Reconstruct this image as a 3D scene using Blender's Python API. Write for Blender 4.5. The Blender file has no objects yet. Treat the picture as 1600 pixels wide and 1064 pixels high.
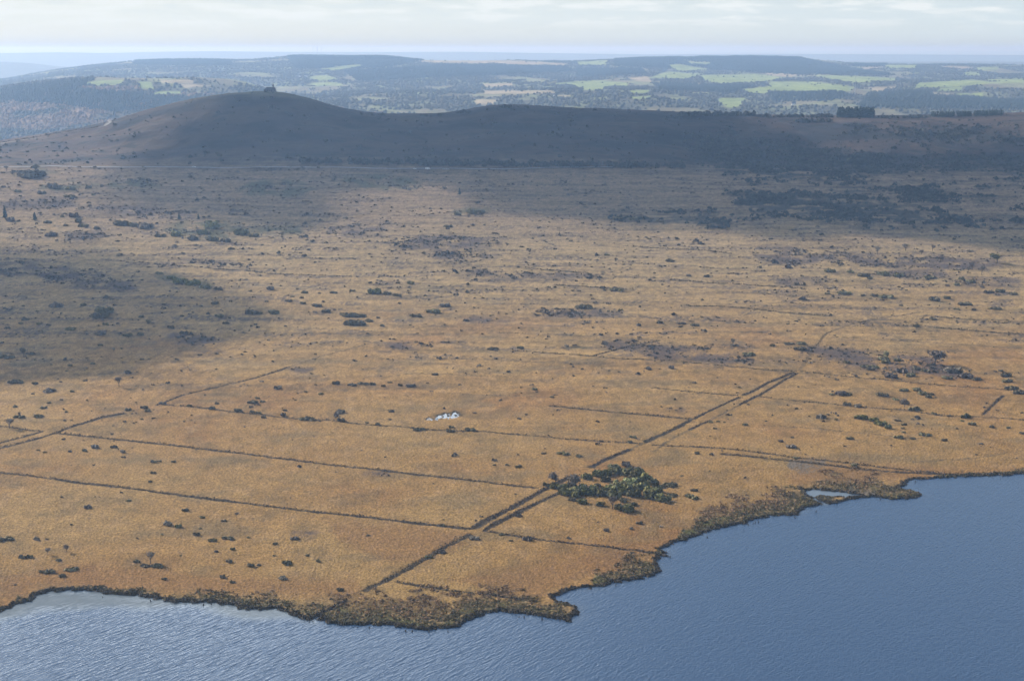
import bpy, math, random
import numpy as np
from mathutils import Vector, Matrix

rng = np.random.default_rng(7)
random.seed(7)
SC = bpy.context.scene
COL = SC.collection
rad = math.radians
# ------------------------------------------------------------------ camera, sky, sun, exposure
H = 227.0                      # camera height over the lake
F = 2222.0                     # focal length in photo pixels (1600 wide)
PITCH = math.atan((532 - 77) / F)
CP, SP = math.cos(PITCH), math.sin(PITCH)
cam_d = bpy.data.cameras.new("camera")
cam = bpy.data.objects.new("camera", cam_d)
COL.objects.link(cam)
cam.location = (0, 0, H)
cam.rotation_euler = (math.pi / 2 - PITCH, 0, 0)
cam_d.sensor_width = 36.0
cam_d.lens = 36.0 * F / 1600.0
cam_d.clip_start = 1.0
cam_d.clip_end = 120000.0
SC.camera = cam

SUN_EL, SUN_AZ = rad(27), rad(-55)      # azimuth from +Y, negative = left
SDIR = np.array([math.cos(SUN_EL) * math.sin(SUN_AZ), math.cos(SUN_EL) * math.cos(SUN_AZ), math.sin(SUN_EL)])
world = bpy.data.worlds.new("World")
SC.world = world
world.use_nodes = True
wn, wl = world.node_tree.nodes, world.node_tree.links
bg = wn['Background']
bg.inputs[1].default_value = 0.075
sky = wn.new('ShaderNodeTexSky')
sky.sky_type = 'NISHITA'
sky.sun_disc = False
sky.sun_elevation = SUN_EL
sky.sun_rotation = SUN_AZ
sky.altitude = 300
sky.air_density = 1.0
sky.dust_density = 1.0
VEIL = (6.6, 7.5, 7.9, 1)          # pale bright air low over the horizon
CLOUD_LOW = (9.0, 9.5, 9.6, 1)      # faint puffs low in the sky
CLOUD_HIGH = (46, 52, 58, 1)     # broken bright cloud higher up


def wnode(t, **kw):
    n = wn.new(t)
    for k, v in kw.items():
        setattr(n, k, v)
    return n


def wmath(op, a, b=None, c=None, clamp=False):
    n = wn.new('ShaderNodeMath')
    n.operation = op
    n.use_clamp = clamp
    for i, v in enumerate((a, b, c)):
        if v is None:
            continue
        if isinstance(v, (int, float)):
            n.inputs[i].default_value = v
        else:
            wl.new(v, n.inputs[i])
    return n.outputs[0]


def wmap(v, a, b, lo, hi):
    n = wn.new('ShaderNodeMapRange')
    n.interpolation_type = 'SMOOTHSTEP'
    wl.new(v, n.inputs[0])
    for i, x in enumerate((a, b, lo, hi)):
        n.inputs[i + 1].default_value = x
    return n.outputs[0]


def wmix(f, a, b):
    n = wn.new('ShaderNodeMix')
    n.data_type = 'RGBA'
    for s, v in ((0, f), (6, a), (7, b)):
        if isinstance(v, (tuple, float, int)):
            n.inputs[s].default_value = v
        else:
            wl.new(v, n.inputs[s])
    return n.outputs[2]


tc = wn.new('ShaderNodeTexCoord')
sep = wn.new('ShaderNodeSeparateXYZ')
wl.new(tc.outputs['Generated'], sep.inputs[0])
DX, DY, DZ = sep.outputs
# side: 1 towards the sun, 0 away
side = wmap(wmath('ADD', wmath('MULTIPLY', DX, -0.82), wmath('MULTIPLY', DY, 0.57)), 0.1, 0.95, 0.0, 1.0)
veil_col = wmix(side, (7.0, 8.15, 8.8, 1), (8.6, 9.2, 9.2, 1))
veil_f = wmap(DZ, 0.02, 0.16, 0.93, 0.04)
col = wmix(veil_f, sky.outputs[0], veil_col)
# low puffs: noise in (azimuth, elevation), long sideways
comb = wn.new('ShaderNodeCombineXYZ')
wl.new(wmath('MULTIPLY', DX, 24.0), comb.inputs[0])
wl.new(wmath('MULTIPLY', DZ, 150.0), comb.inputs[1])
wl.new(wmath('MULTIPLY', DY, 3.0), comb.inputs[2])
nz = wnode('ShaderNodeTexNoise')
wl.new(comb.outputs[0], nz.inputs['Vector'])
nz.inputs['Scale'].default_value = 1.0
nz.inputs['Detail'].default_value = 6
nz.inputs['Roughness'].default_value = 0.55
puff = wmath('MULTIPLY', wmap(nz.outputs[0], 0.46, 0.62, 0.0, 1.0), wmap(DZ, 0.008, 0.026, 0.0, 0.85))
puff = wmath('MULTIPLY', puff, wmap(DZ, 0.05, 0.12, 1.0, 0.0))
grey = wmath('MULTIPLY', wmap(nz.outputs[0], 0.50, 0.36, 0.0, 1.0), wmap(DZ, 0.015, 0.034, 0.0, 0.28))
col = wmix(grey, col, (6.2, 7.4, 8.3, 1))
col = wmix(puff, col, CLOUD_LOW)
# higher broken cloud, laid out on a flat deck
deck = wmath('MAXIMUM', DZ, 0.05)
comb2 = wn.new('ShaderNodeCombineXYZ')
wl.new(wmath('DIVIDE', DX, deck), comb2.inputs[0])
wl.new(wmath('DIVIDE', DY, deck), comb2.inputs[1])
nz2 = wnode('ShaderNodeTexNoise')
wl.new(comb2.outputs[0], nz2.inputs['Vector'])
nz2.inputs['Scale'].default_value = 0.9
nz2.inputs['Detail'].default_value = 5
hi = wmath('MULTIPLY', wmap(nz2.outputs[0], 0.28, 0.56, 0.0, 1.0), wmap(DZ, 0.10, 0.24, 0.0, 1.0))
hi = wmath('MULTIPLY', hi, wmap(DZ, 0.50, 0.85, 1.0, 0.10))
hi = wmath('MULTIPLY', hi, wmath('MULTIPLY_ADD', wmap(wmath('ADD', wmath('MULTIPLY', DX, -0.82), wmath('MULTIPLY', DY, 0.57)), 0.45, 0.85, 0.0, 1.0), 0.95, 0.05))
col = wmix(hi, col, CLOUD_HIGH)
col = wmix(wmap(DZ, -0.001, 0.011, 0.6, 0.0), col, (5.6, 6.1, 5.9, 1))
wl.new(col, bg.inputs[0])

sun_d = bpy.data.lights.new("sun", 'SUN')
sun_d.energy = 5.0
sun_d.angle = rad(0.6)
sun_d.color = (1.0, 0.93, 0.82)
sun = bpy.data.objects.new("sun", sun_d)
COL.objects.link(sun)
sun.rotation_euler = Vector(SDIR).to_track_quat('Z', 'Y').to_euler()

SC.view_settings.view_transform = 'Standard'
SC.view_settings.look = 'None'
SC.view_settings.exposure = 0.40
SC.view_settings.gamma = 1.0
SC.cycles.use_denoising = True
SC.cycles.denoiser = 'OPENIMAGEDENOISE'
SC.cycles.denoising_input_passes = 'RGB_ALBEDO_NORMAL'
SC.cycles.max_bounces = 4
SC.cycles.diffuse_bounces = 2
SC.cycles.glossy_bounces = 2
SC.cycles.transparent_max_bounces = 32
SC.cycles.volume_bounces = 0
SC.cycles.sample_clamp_indirect = 4.0
SC.render.film_transparent = False


# ------------------------------------------------------------------ numbers and noise
def hsh(ix, iy, seed):
    h = (ix.astype(np.int64) * 374761393 + iy.astype(np.int64) * 668265263 + seed * 974634757) & 0xFFFFFFFF
    h = ((h ^ (h >> 13)) * 1274126177) & 0xFFFFFFFF
    return h ^ (h >> 16)


_ANG = np.linspace(0, 2 * np.pi, 256, endpoint=False)
_GX, _GY = np.cos(_ANG).astype(np.float32), np.sin(_ANG).astype(np.float32)


def noise(x, y, seed=0):
    """gradient noise, about -0.7..0.7"""
    fx, fy = np.floor(x), np.floor(y)
    ix, iy = fx.astype(np.int64), fy.astype(np.int64)
    tx, ty = (x - fx).astype(np.float32), (y - fy).astype(np.float32)
    ux = tx * tx * tx * (tx * (tx * 6 - 15) + 10)
    uy = ty * ty * ty * (ty * (ty * 6 - 15) + 10)

    def g(ox, oy):
        h = hsh(ix + ox, iy + oy, seed) & 255
        return _GX[h] * (tx - ox) + _GY[h] * (ty - oy)
    a = g(0, 0)
    b = g(1, 0)
    c = g(0, 1)
    d = g(1, 1)
    return (a + (b - a) * ux) * (1 - uy) + (c + (d - c) * ux) * uy


def fbm(x, y, seed=0, n=3, gain=0.5):
    s, a, t = 0, 1.0, 0
    for i in range(n):
        s = s + a * noise(x * 2 ** i + 17.3 * i, y * 2 ** i - 9.1 * i, seed + i)
        a *= gain
    return s


def sstep(a, b, x):
    t = np.clip((x - a) / (b - a), 0, 1)
    return t * t * (3 - 2 * t)


def ray(px, py):
    px = np.asarray(px, float)
    py = np.asarray(py, float)
    dx = (px - 800) / F
    v = (532 - py) / F
    return dx, CP + v * SP, -SP + v * CP


def project(X, Y, Z):
    w = Y * CP + (H - Z) * SP
    return 800 + F * X / w, 532 - F * ((Z - H) * CP + Y * SP) / w


def at_z(px, py, z=0.0):
    dx, dy, dz = ray(px, py)
    t = (z - H) / dz
    return dx * t, dy * t


def inside(poly, x, y):
    r = np.zeros(x.shape, bool)
    n = len(poly)
    for i in range(n):
        x0, y0 = poly[i]
        x1, y1 = poly[(i + 1) % n]
        if y0 == y1:
            continue
        c = ((y0 > y) != (y1 > y)) & (x < (x1 - x0) * (y - y0) / (y1 - y0) + x0)
        r ^= c
    return r


def seg_dist(pts, x, y, closed=False):
    d = np.full(x.shape, 1e9)
    m = len(pts)
    for i in range(m if closed else m - 1):
        x0, y0 = pts[i]
        x1, y1 = pts[(i + 1) % m]
        ex, ey = x1 - x0, y1 - y0
        L = ex * ex + ey * ey + 1e-9
        t = np.clip(((x - x0) * ex + (y - y0) * ey) / L, 0, 1)
        d = np.minimum(d, (x - x0 - t * ex) ** 2 + (y - y0 - t * ey) ** 2)
    return np.sqrt(d)


# ------------------------------------------------------------------ the shape of the land
# rows of (distance, [(photo px, photo py)...]) on each ridge or slope line
def row_py(D, pts):
    pts = np.array(pts, float)
    dx, dy, dz = ray(pts[:, 0], pts[:, 1])
    return D, dx / dy, H + D * dz / dy


def row_z(D, pts):
    pts = np.array(pts, float)
    return D, (pts[:, 0] - 800) / F, pts[:, 1]


CREST = [(-900, 300), (-400, 268), (-150, 245), (0, 221), (100, 205), (170, 192), (230, 172), (290, 157), (340, 148), (400, 143.5), (440, 144),
         (470, 150), (500, 159), (530, 168), (560, 175), (590, 179.5), (640, 180.5), (700, 178.5), (740, 170), (790, 164.5), (850, 166.5),
         (920, 170), (1000, 174), (1050, 177), (1100, 179), (1200, 181), (1300, 182), (1400, 183), (1500, 180), (1600, 177), (2000, 172), (2600, 170)]
ROWS = [
    row_z(200, [(-3000, -4), (3000, -4)]),
    row_z(520, [(-3000, 0.8), (3000, 0.8)]),
    row_z(800, [(-3000, 2.0), (3000, 2.0)]),
    row_z(1000, [(-3000, 6), (3000, 5)]),
    row_z(1250, [(-3000, 17), (0, 16), (1600, 13), (3000, 14)]),
    row_z(1600, [(-3000, 37), (0, 37), (800, 35), (1600, 32), (3000, 33)]),
    row_py(1950, [(-900, 262), (0, 262), (700, 264), (1000, 266), (1300, 272), (1600, 275), (2600, 275)]),
    row_py(2080, [(-900, 268), (0, 250), (200, 246), (300, 240), (420, 236), (560, 238), (700, 240), (850, 238), (1000, 242), (1200, 250), (1600, 255), (2600, 255)]),
    row_py(2450, CREST),
    row_z(2900, [(-900, -70), (0, -15), (100, 0), (200, 30), (300, 60), (400, 78), (600, 85), (800, 92), (1100, 84), (1600, 86), (2600, 88)]),
    row_z(3600, [(-2600, -70), (0, -62), (150, -45), (300, -15), (450, 10), (600, 20), (900, 30), (1600, 30), (3000, 30)]),
    row_py(5000, [(-900, 150), (-300, 142), (0, 139), (60, 130), (120, 124), (160, 123), (250, 125), (330, 124), (380, 127), (410, 135), (430, 146), (450, 152),
                  (600, 156), (800, 150), (1000, 142), (1150, 150), (1250, 148), (1300, 145), (1345, 149), (1400, 146), (1450, 147), (1520, 155), (1600, 152), (2400, 150)]),
    row_z(5900, [(-2600, 0), (0, 5), (200, 20), (420, 40), (600, 62), (900, 84), (1200, 86), (1600, 86), (2600, 84)]),
    row_py(7200, [(-900, 132), (0, 131), (150, 117), (300, 112), (450, 118), (600, 116), (800, 116), (900, 122), (1000, 112), (1100, 116), (1300, 117), (1450, 117), (1600, 120), (2400, 118)]),
    row_py(9000, [(-900, 145), (-200, 141), (0, 126), (60, 115), (100, 108), (150, 102), (210, 96), (300, 93), (360, 95), (400, 94), (460, 88), (600, 89), (665, 95), (800, 95), (890, 97),
                  (940, 95), (1000, 92), (1100, 90), (1180, 89), (1250, 90), (1300, 96), (1340, 102), (1400, 102), (1500, 101), (1600, 103), (2400, 106)]),
    row_z(11500, [(-2600, -30), (0, -30), (600, 0), (1600, 20), (2600, 10)]),
    row_py(13500, [(-900, 92), (-100, 94), (0, 97), (40, 98), (95, 105), (200, 110), (600, 96), (900, 98), (1300, 97), (1600, 97), (2400, 97)]),
    row_z(17000, [(-2600, -60), (3000, -60)]),
    row_py(21000, [(-900, 82), (0, 83.5), (100, 82), (160, 83.5), (250, 81.5), (330, 80.5), (420, 81.5), (600, 82), (720, 81.5), (860, 83.5), (1000, 85.5), (1200, 84.5), (1600, 86.5), (2400, 86)]),
    row_z(28000, [(-3000, -110), (3000, -110)]),
    row_py(52000, [(-3000, 80.5), (3000, 80.5)]),
]


def smooth_interp(a, xa, za):
    """linear interpolation blurred a little along a"""
    o = np.array([-2, -1, 0, 1, 2]) * 0.006
    return sum(np.interp(a + k, xa, za) * w for k, w in zip(o, (0.1, 0.25, 0.3, 0.25, 0.1)))


def pchip(Yk, Zk, Y):
    h = np.diff(Yk)[:, None]
    d = np.diff(Zk, axis=0) / h
    m = np.zeros_like(Zk)
    w1 = 2 * h[1:] + h[:-1]
    w2 = h[1:] + 2 * h[:-1]
    ok = d[:-1] * d[1:] > 0
    with np.errstate(divide='ignore', invalid='ignore'):
        hm = (w1 + w2) / (w1 / d[:-1] + w2 / d[1:])
    m[1:-1] = np.where(ok, hm, 0)
    m[0] = d[0]
    m[-1] = d[-1]
    k = np.clip(np.searchsorted(Yk, Y, side='right') - 1, 0, len(Yk) - 2)
    H_ = np.diff(Yk)[k][:, None]
    t = ((Y - Yk[k]) / np.diff(Yk)[k])[:, None]
    return ((2 * t**3 - 3 * t**2 + 1) * Zk[k] + (t**3 - 2 * t**2 + t) * H_ * m[k]
            + (-2 * t**3 + 3 * t**2) * Zk[k + 1] + (t**3 - t**2) * H_ * m[k + 1])


# sample lines
ac = np.arange(-0.44, 0.4401, 0.00072)
outer = 0.44 + np.cumsum(np.geomspace(0.0012, 0.05, 44))
A = np.concatenate([-outer[::-1], ac, outer])
ys = [200.0]
while ys[-1] < 52000:
    y = ys[-1]
    if y < 500:
        s = 12
    elif y < 2620:
        s = min(3.4, max(0.55, y * y / (H * F) * 1.12))
    elif y < 2950:
        s = 8
    elif y < 9600:
        s = 17
    else:
        s = 160 if y < 22000 else 900
    ys.append(y + s)
YS = np.array(ys)
YS[-1] = 52000
YK = np.array([r[0] for r in ROWS], float)
ZK = np.array([smooth_interp(A, r[1], r[2]) for r in ROWS])
Z = pchip(YK, ZK, YS).astype(np.float32)
AX, YY = np.meshgrid(A.astype(np.float32), YS.astype(np.float32))
XX = AX * YY
# broad relief
und = fbm(XX / 60, YY / 60, 3, 2) * 0.9 * sstep(640, 800, YY) + fbm(XX / 220, YY / 220, 5, 2) * 3.0 * sstep(1000, 1700, YY)
und += fbm(XX / 130, YY / 130, 8, 3) * 7.0 * sstep(1980, 2200, YY) * (1 - sstep(2330, 2440, YY)) 
und += fbm(XX / 700, YY / 900, 9, 3) * 22.0 * sstep(3000, 3700, YY) * (1 - 0.75 * sstep(8300, 9000, YY))
Z = Z + und * (YY < 9800)
near_mask = YY < 1400


def ground_z(x, y):
    """bilinear height of the finished sheet"""
    x = np.atleast_1d(np.asarray(x, float))
    y = np.atleast_1d(np.asarray(y, float))
    a = x / y
    i = np.clip(np.searchsorted(A, a) - 1, 0, len(A) - 2)
    j = np.clip(np.searchsorted(YS, y) - 1, 0, len(YS) - 2)
    u = np.clip((a - A[i]) / (A[i + 1] - A[i]), 0, 1)
    v = np.clip((y - YS[j]) / (YS[j + 1] - YS[j]), 0, 1)
    return ((Z[j, i] * (1 - u) + Z[j, i + 1] * u) * (1 - v) + (Z[j + 1, i] * (1 - u) + Z[j + 1, i + 1] * u) * v)


def hit(px, py):
    """point of the land seen at a photo pixel"""
    dx, dy, dz = ray(px, py)
    a, s = float(dx / dy), float(dz / dy)
    i = int(np.clip(np.searchsorted(A, a) - 1, 0, len(A) - 2))
    u = (a - A[i]) / (A[i + 1] - A[i])
    col_z = Z[:, i] * (1 - u) + Z[:, i + 1] * u
    diff = H + YS * s - col_z
    k = np.argmax(diff < 0)
    if diff[k] >= 0:
        k = len(YS) - 1
    if k > 0:
        t = diff[k - 1] / (diff[k - 1] - diff[k] + 1e-9)
        y = YS[k - 1] + t * (YS[k] - YS[k - 1])
    else:
        y = YS[0]
    return a * y, y


def hits(pts):
    return [hit(p[0], p[1]) for p in pts]


# ---- shoreline of the lake, traced on the water plane
SHORE = [(-260, 1010), (-60, 972), (0, 954), (12, 950), (27, 943), (50, 939), (57, 928), (80, 923), (110, 922), (150, 923), (180, 928), (210, 930), (240, 935), (262, 938),
         (272, 942), (290, 940), (318, 940), (345, 943), (372, 945), (378, 951), (400, 953), (430, 950), (445, 956), (465, 962), (482, 970), (498, 962), (505, 970), (530, 976),
         (560, 977), (600, 975), (625, 979), (660, 983), (690, 982), (715, 978), (727, 972), (735, 965), (760, 957), (790, 955), (815, 957), (840, 962), (870, 966), (890, 970),
         (895, 962), (904, 961), (900, 955), (905, 948), (885, 943), (870, 940), (864, 933), (880, 925), (905, 918), (935, 917), (960, 910), (990, 905), (1015, 900), (1032, 893),
         (1027, 885), (1025, 872), (1038, 868), (1040, 862), (1030, 858), (1043, 855), (1048, 848), (1070, 843), (1090, 837), (1110, 828), (1130, 823), (1160, 818), (1180, 811), (1205, 806),
         (1240, 805), (1255, 795), (1270, 790), (1290, 788), (1310, 784), (1340, 778), (1370, 776), (1395, 780), (1420, 779), (1440, 775), (1435, 769), (1422, 766), (1400, 764),
         (1412, 758), (1420, 750), (1445, 748), (1480, 746), (1520, 744), (1560, 743), (1600, 739), (1700, 733), (1900, 728), (2300, 720)]
shore_w = [at_z(*p) for p in SHORE]
LAKE = [(-1600, shore_w[0][1] - 60), shore_w[0]] + shore_w[1:] + [(1600, shore_w[-1][1]), (1600, 150), (-1600, 150)]
POOL = [(1254, 766), (1268, 764), (1300, 767), (1330, 770), (1345, 774), (1325, 777), (1300, 776), (1282, 775), (1272, 776), (1282, 783), (1296, 787), (1286, 789), (1268, 779)]
pool_w = [at_z(*p) for p in POOL]
POND = [(664, 656), (671, 652), (680, 653.5), (686, 649), (697, 646), (702, 647), (712, 644), (717, 648), (714, 653), (700, 654), (687, 653.5), (684, 656.5)]

sel = YY < 900
xs, ysel = XX[sel].astype(float), YY[sel].astype(float)
wob = 1.0 + 0 * xs
xw = xs + noise(xs / 3.5, ysel / 3.5, 21) * 2.2 + noise(xs / 1.3, ysel / 1.3, 22) * 0.9
yw = ysel + noise(xs / 3.5, ysel / 3.5, 23) * 3.0 + noise(xs / 1.3, ysel / 1.3, 24) * 1.2
inl = inside(LAKE, xw, yw)
sd = seg_dist(LAKE[1:-3], xw, yw)
sdf_l = np.where(inl, -sd, sd)
pd = seg_dist(pool_w, xw, yw, True)
sdf_p = np.where(inside(pool_w, xw, yw), -pd, pd)
sdf = np.minimum(sdf_l, sdf_p)
SDF = np.full(XX.shape, 1e3, np.float32)
SDF[sel] = sdf
zs = Z[sel]
zl = np.where(sdf > 0, 0.1 + 0.55 * sstep(0, 2.0, sdf) + (np.maximum(zs, 0.5) - 0.55) * sstep(4, 60, sdf), -np.minimum(1.5, 0.12 - sdf * 0.25))
zl = np.where((sdf <= 0) & (sdf_p <= 0), -0.12, zl)
Z[sel] = zl
# pond on the moor
pw = hits(POND)
pond_c = np.mean(np.array(pw), axis=0)
POND_Z = float(ground_z(*pond_c)[0]) - 0.15
sel = (np.abs(XX - pond_c[0]) < 60) & (np.abs(YY - pond_c[1]) < 80)
xs, ysel = XX[sel].astype(float), YY[sel].astype(float)
xq = xs + noise(xs / 2.2, ysel / 2.2, 31) * 1.6
yq = ysel + noise(xs / 2.2, ysel / 2.2, 32) * 3
d = seg_dist(pw, xq, yq, True)
d = np.where(inside(pw, xq, yq), -d, d)
zz = Z[sel]
isl = noise(xs / 1.7, ysel / 4.5, 33) > 0.13
flat = POND_Z + np.where((d < 0) & ~isl, -0.4, 0.30)
Z[sel] = flat * (1 - sstep(3, 30, d)) + zz * sstep(3, 30, d)
PONDD = np.full(XX.shape, 1e3, np.float32)
PONDD[sel] = d

PX, PY = project(XX, YY, Z)
Zbase = Z.copy()

# ------------------------------------------------------------------ lines and masks over the land (photo pixels -> ground)
# name, width, kind, points ; kind: bank (scrubby dark bank), faint (low rushy line)
LINES = [
    ("long dark heather bank across the lowest left field, parallel to the shore", 'bank', 1.5, [(-420, 694), (-200, 716), (-30, 735), (0, 738), (72, 746), (125, 754), (200, 762), (300, 776), (400, 788), (470, 797), (560, 806), (640, 816), (735, 826)]),
    ("short dark bank from the double bank crossing down to the shore inlet", 'bank', 1.3, [(755, 829), (800, 836), (860, 845), (920, 851), (1000, 860), (1036, 866)]),
    ("straight dark bank between the left fork and the double bank", 'bank', 1.5, [(88, 677), (150, 683), (200, 688), (300, 699), (400, 711), (440, 716), (500, 724), (600, 735), (700, 746), (760, 753), (838, 762)]),
    ("oblique dark bank rising from the left edge to a cluster of shrubs", 'bank', 1.9, [(-300, 790), (-150, 744), (-40, 711), (0, 700), (40, 690), (85, 677), (120, 664), (160, 652), (193, 646)]),
    ("short upper twin of the oblique bank at the left edge", 'bank', 1.5, [(-40, 704), (0, 692), (30, 684), (67, 674)]),
    ("short bank joining the left edge to the fork", 'bank', 1.0, [(-20, 665), (15, 667), (40, 671), (66, 674)]),
    ("thin oblique bank climbing away beyond the left shrub cluster", 'bank', 1.3, [(245, 633), (268, 624), (290, 616), (330, 607), (400, 590), (440, 578), (452, 573)]),
    ("faint upper end of the oblique bank fading into grass", 'faint', 1.0, [(452, 573), (500, 557), (560, 542), (592, 533)]),
    ("rushy broken bank just in front of the white moor pond", 'bank', 1.1, [(250, 631), (270, 633), (330, 638), (360, 643), (400, 647), (450, 653), (520, 657), (560, 662), (620, 666), (680, 672), (760, 674), (800, 678)]),
    ("thin bank from the pond side to the upper crossing", 'bank', 0.8, [(800, 678), (880, 685), (950, 690), (1003, 693)]),
    ("upper line of the twin banks running right from the upper crossing", 'bank', 1.1, [(1020, 695), (1090, 698), (1150, 702), (1200, 709), (1270, 717), (1330, 724), (1400, 732), (1470, 739)]),
    ("dark lower line of the twin banks reaching the lake corner", 'bank', 1.7, [(1130, 709), (1200, 716), (1260, 722), (1330, 731), (1400, 737), (1480, 741), (1540, 740), (1600, 741), (1680, 743)]),
    ("short straight bank meeting the double bank from its left", 'bank', 1.4, [(860, 634), (900, 638), (950, 643), (1000, 647), (1080, 654)]),
    ("thin bank meeting the double bank near its far end", 'bank', 0.8, [(1020, 606), (1080, 612), (1152, 618)]),
    ("long thin bank over the middle moor to the far end of the double bank", 'bank', 1.1, [(805, 548), (850, 551), (900, 554), (960, 560), (1020, 562), (1100, 568), (1160, 574), (1200, 578), (1245, 580)]),
    ("long bank continuing right from the far end of the double bank", 'bank', 1.0, [(1250, 580), (1300, 586), (1370, 592), (1430, 598), (1500, 604), (1560, 608), (1640, 613)]),
    ("short slanting bank on the dark middle moor", 'bank', 1.2, [(927, 556), (960, 547), (1000, 538), (1030, 532)]),
    ("lowest piece of the double bank running down towards the shore point", 'bank', 2.2, [(570, 922), (600, 908), (640, 886), (665, 873), (690, 857), (735, 835)]),
    ("upper line of the double bank below the green thicket", 'bank', 2.2, [(740, 825), (770, 808), (800, 793), (850, 765), (890, 745)]),
    ("lower line of the double bank below the green thicket", 'bank', 2.0, [(757, 828), (780, 815), (820, 795), (845, 783), (882, 767)]),
    ("upper line of the double bank above the green thicket", 'bank', 1.9, [(925, 729), (950, 716), (985, 702)]),
    ("upper line of the double bank past the upper crossing", 'bank', 2.0, [(1010, 690), (1050, 672), (1080, 656)]),
    ("short lower twin of the double bank past the upper crossing", 'bank', 1.5, [(1078, 671), (1090, 665), (1107, 658)]),
    ("thin piece of the double bank between two side banks", 'bank', 1.4, [(1085, 654), (1110, 641), (1155, 621)]),
    ("upper line of the far end of the double bank", 'bank', 1.8, [(1163, 617), (1175, 612), (1200, 598), (1240, 582)]),
    ("lower line of the far end of the double bank", 'bank', 1.5, [(1157, 632), (1185, 618), (1225, 594), (1246, 583)]),
    ("long rushy bank behind the two largest shrub groups on the right", 'bank', 1.1, [(1185, 619), (1240, 626), (1300, 631), (1340, 636), (1410, 640), (1480, 650), (1530, 651), (1640, 658)]),
    ("short slanting bank at the right edge", 'bank', 1.3, [(1535, 648), (1568, 618)]),
    ("faint rushy line below the right shrub groups", 'faint', 0.9, [(1190, 664), (1280, 670), (1340, 676), (1390, 681), (1440, 685)]),
    ("dark bank end sticking out into the lake", 'bank', 1.9, [(484, 967), (510, 954), (540, 939)]),
    ("low dark line above the sedge of the shore point", 'bank', 1.0, [(620, 909), (680, 919), (730, 925), (790, 932), (830, 936)]),
    ("faint curved line in the field near the lake corner", 'faint', 1.0, [(1425, 722), (1470, 719), (1530, 715), (1572, 708)]),
    ("dark row of heather on the far moor behind two small trees", 'bank', 1.6, [(975, 384), (1050, 389), (1100, 391), (1142, 397)]),
    ("thin dark line on the far moor, ending at a pair of shrubs", 'bank', 1.4, [(1048, 437), (1100, 441), (1200, 447), (1258, 452)]),
    ("thin faint line on the far moor below the thin dark one", 'faint', 1.4, [(1120, 454), (1200, 460), (1330, 467)]),
    ("broken faint line across the far right moor", 'faint', 1.4, [(1110, 466), (1200, 472), (1300, 477), (1330, 479)]),
    ("dark broad line of heather in the middle right moor", 'bank', 1.5, [(1070, 478), (1150, 480), (1200, 486), (1300, 494)]),
    ("faint line over the middle moor beside the dark heather line", 'faint', 1.4, [(1200, 505), (1330, 510), (1440, 508)]),
    ("faint line at the foot of the shaded moor on the right", 'faint', 1.5, [(1200, 431), (1300, 437), (1400, 442)]),
    ("dark broken row of heather left of the far dark heather row", 'bank', 1.5, [(818, 419), (870, 423), (908, 426)]),
    ("dark row of scrub on the middle moor among small shrubs", 'bank', 1.5, [(868, 446), (930, 449), (992, 453)]),
    ("thin dark line across the far left moor", 'bank', 1.2, [(400, 426), (480, 430), (562, 433)]),
    ("thin bank climbing from the dark heather line to the right edge", 'bank', 1.3, [(1445, 493), (1500, 498), (1560, 504), (1640, 509)]),
    ("dark wide scrub line near the right edge below the thin bank", 'bank', 2.0, [(1452, 511), (1500, 515), (1560, 520), (1640, 525)]),
    ("faint oblique line continuing the double bank far away", 'faint', 1.6, [(1250, 578), (1275, 540), (1290, 522), (1330, 506), (1400, 494), (1446, 487)]),
    ("faint rushy line left of the white moor pond", 'faint', 1.0, [(600, 589), (650, 583), (720, 586), (790, 588)]),
    ("thin dark row of heather in the left far moor by the low gorse", 'bank', 1.3, [(220, 410), (300, 417), (405, 425)]),
    ("faint line across the shaded left moor", 'faint', 1.2, [(0, 515), (120, 513), (240, 503)]),
    ("faint line on the far moor just under the cloud shadow, right of two shrubs", 'faint', 1.5, [(1080, 416), (1130, 420), (1185, 424)]),
    ("long faint line below the dark broad heather line", 'faint', 1.4, [(1000, 496), (1100, 500), (1190, 506)]),
    ("faint line in front of the oblique far track", 'faint', 1.3, [(1300, 527), (1400, 532), (1500, 538), (1640, 545)]),
    ("faint line behind the dark scrub on the right moor", 'faint', 1.3, [(1280, 545), (1380, 550), (1440, 553)]),
    ("faint line across the moor left of the short slanting bank", 'faint', 1.3, [(780, 520), (880, 523), (990, 529)]),
    ("faint line between the scrub row and the middle shrubs", 'faint', 1.4, [(840, 468), (920, 472), (1020, 478)]),
    ("faint line on the middle moor, beyond the dark oval heather patch", 'faint', 1.3, [(480, 513), (580, 518), (660, 524)]),
    ("faint line across the middle moor right of the oval heather patch", 'faint', 1.2, [(690, 560), (760, 562), (850, 566)]),
    ("faint lower twin of the double bank just above the upper crossing", 'faint', 1.4, [(1022, 705), (1040, 692), (1060, 680), (1078, 671)]),
    ("faint lower twin of the double bank, between its two short dark pieces", 'faint', 1.3, [(1107, 658), (1130, 646), (1157, 632)]),
    ("faint grassy line joining the double bank across the upper crossing", 'faint', 1.3, [(985, 702), (998, 696), (1010, 690)]),
    ("faint long line in the field above the pond", 'faint', 1.0, [(700, 615), (790, 618), (860, 621)]),
    ("faint line over the left moor below the low gorse", 'faint', 1.4, [(330, 396), (420, 400), (520, 405)]),
    ("dark bank beside the pale path on the left flank of the hill", 'bank', 2.4, [(-60, 231), (0, 222.5), (60, 214), (110, 205.5), (150, 199), (168, 194), (180, 187)]),
]
bank_d = np.full(XX.shape, 99.0, np.float32)     # metres from the middle of the nearest bank, over its half width
faint_d = np.full(XX.shape, 99.0, np.float32)
LINE_W = []
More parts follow.
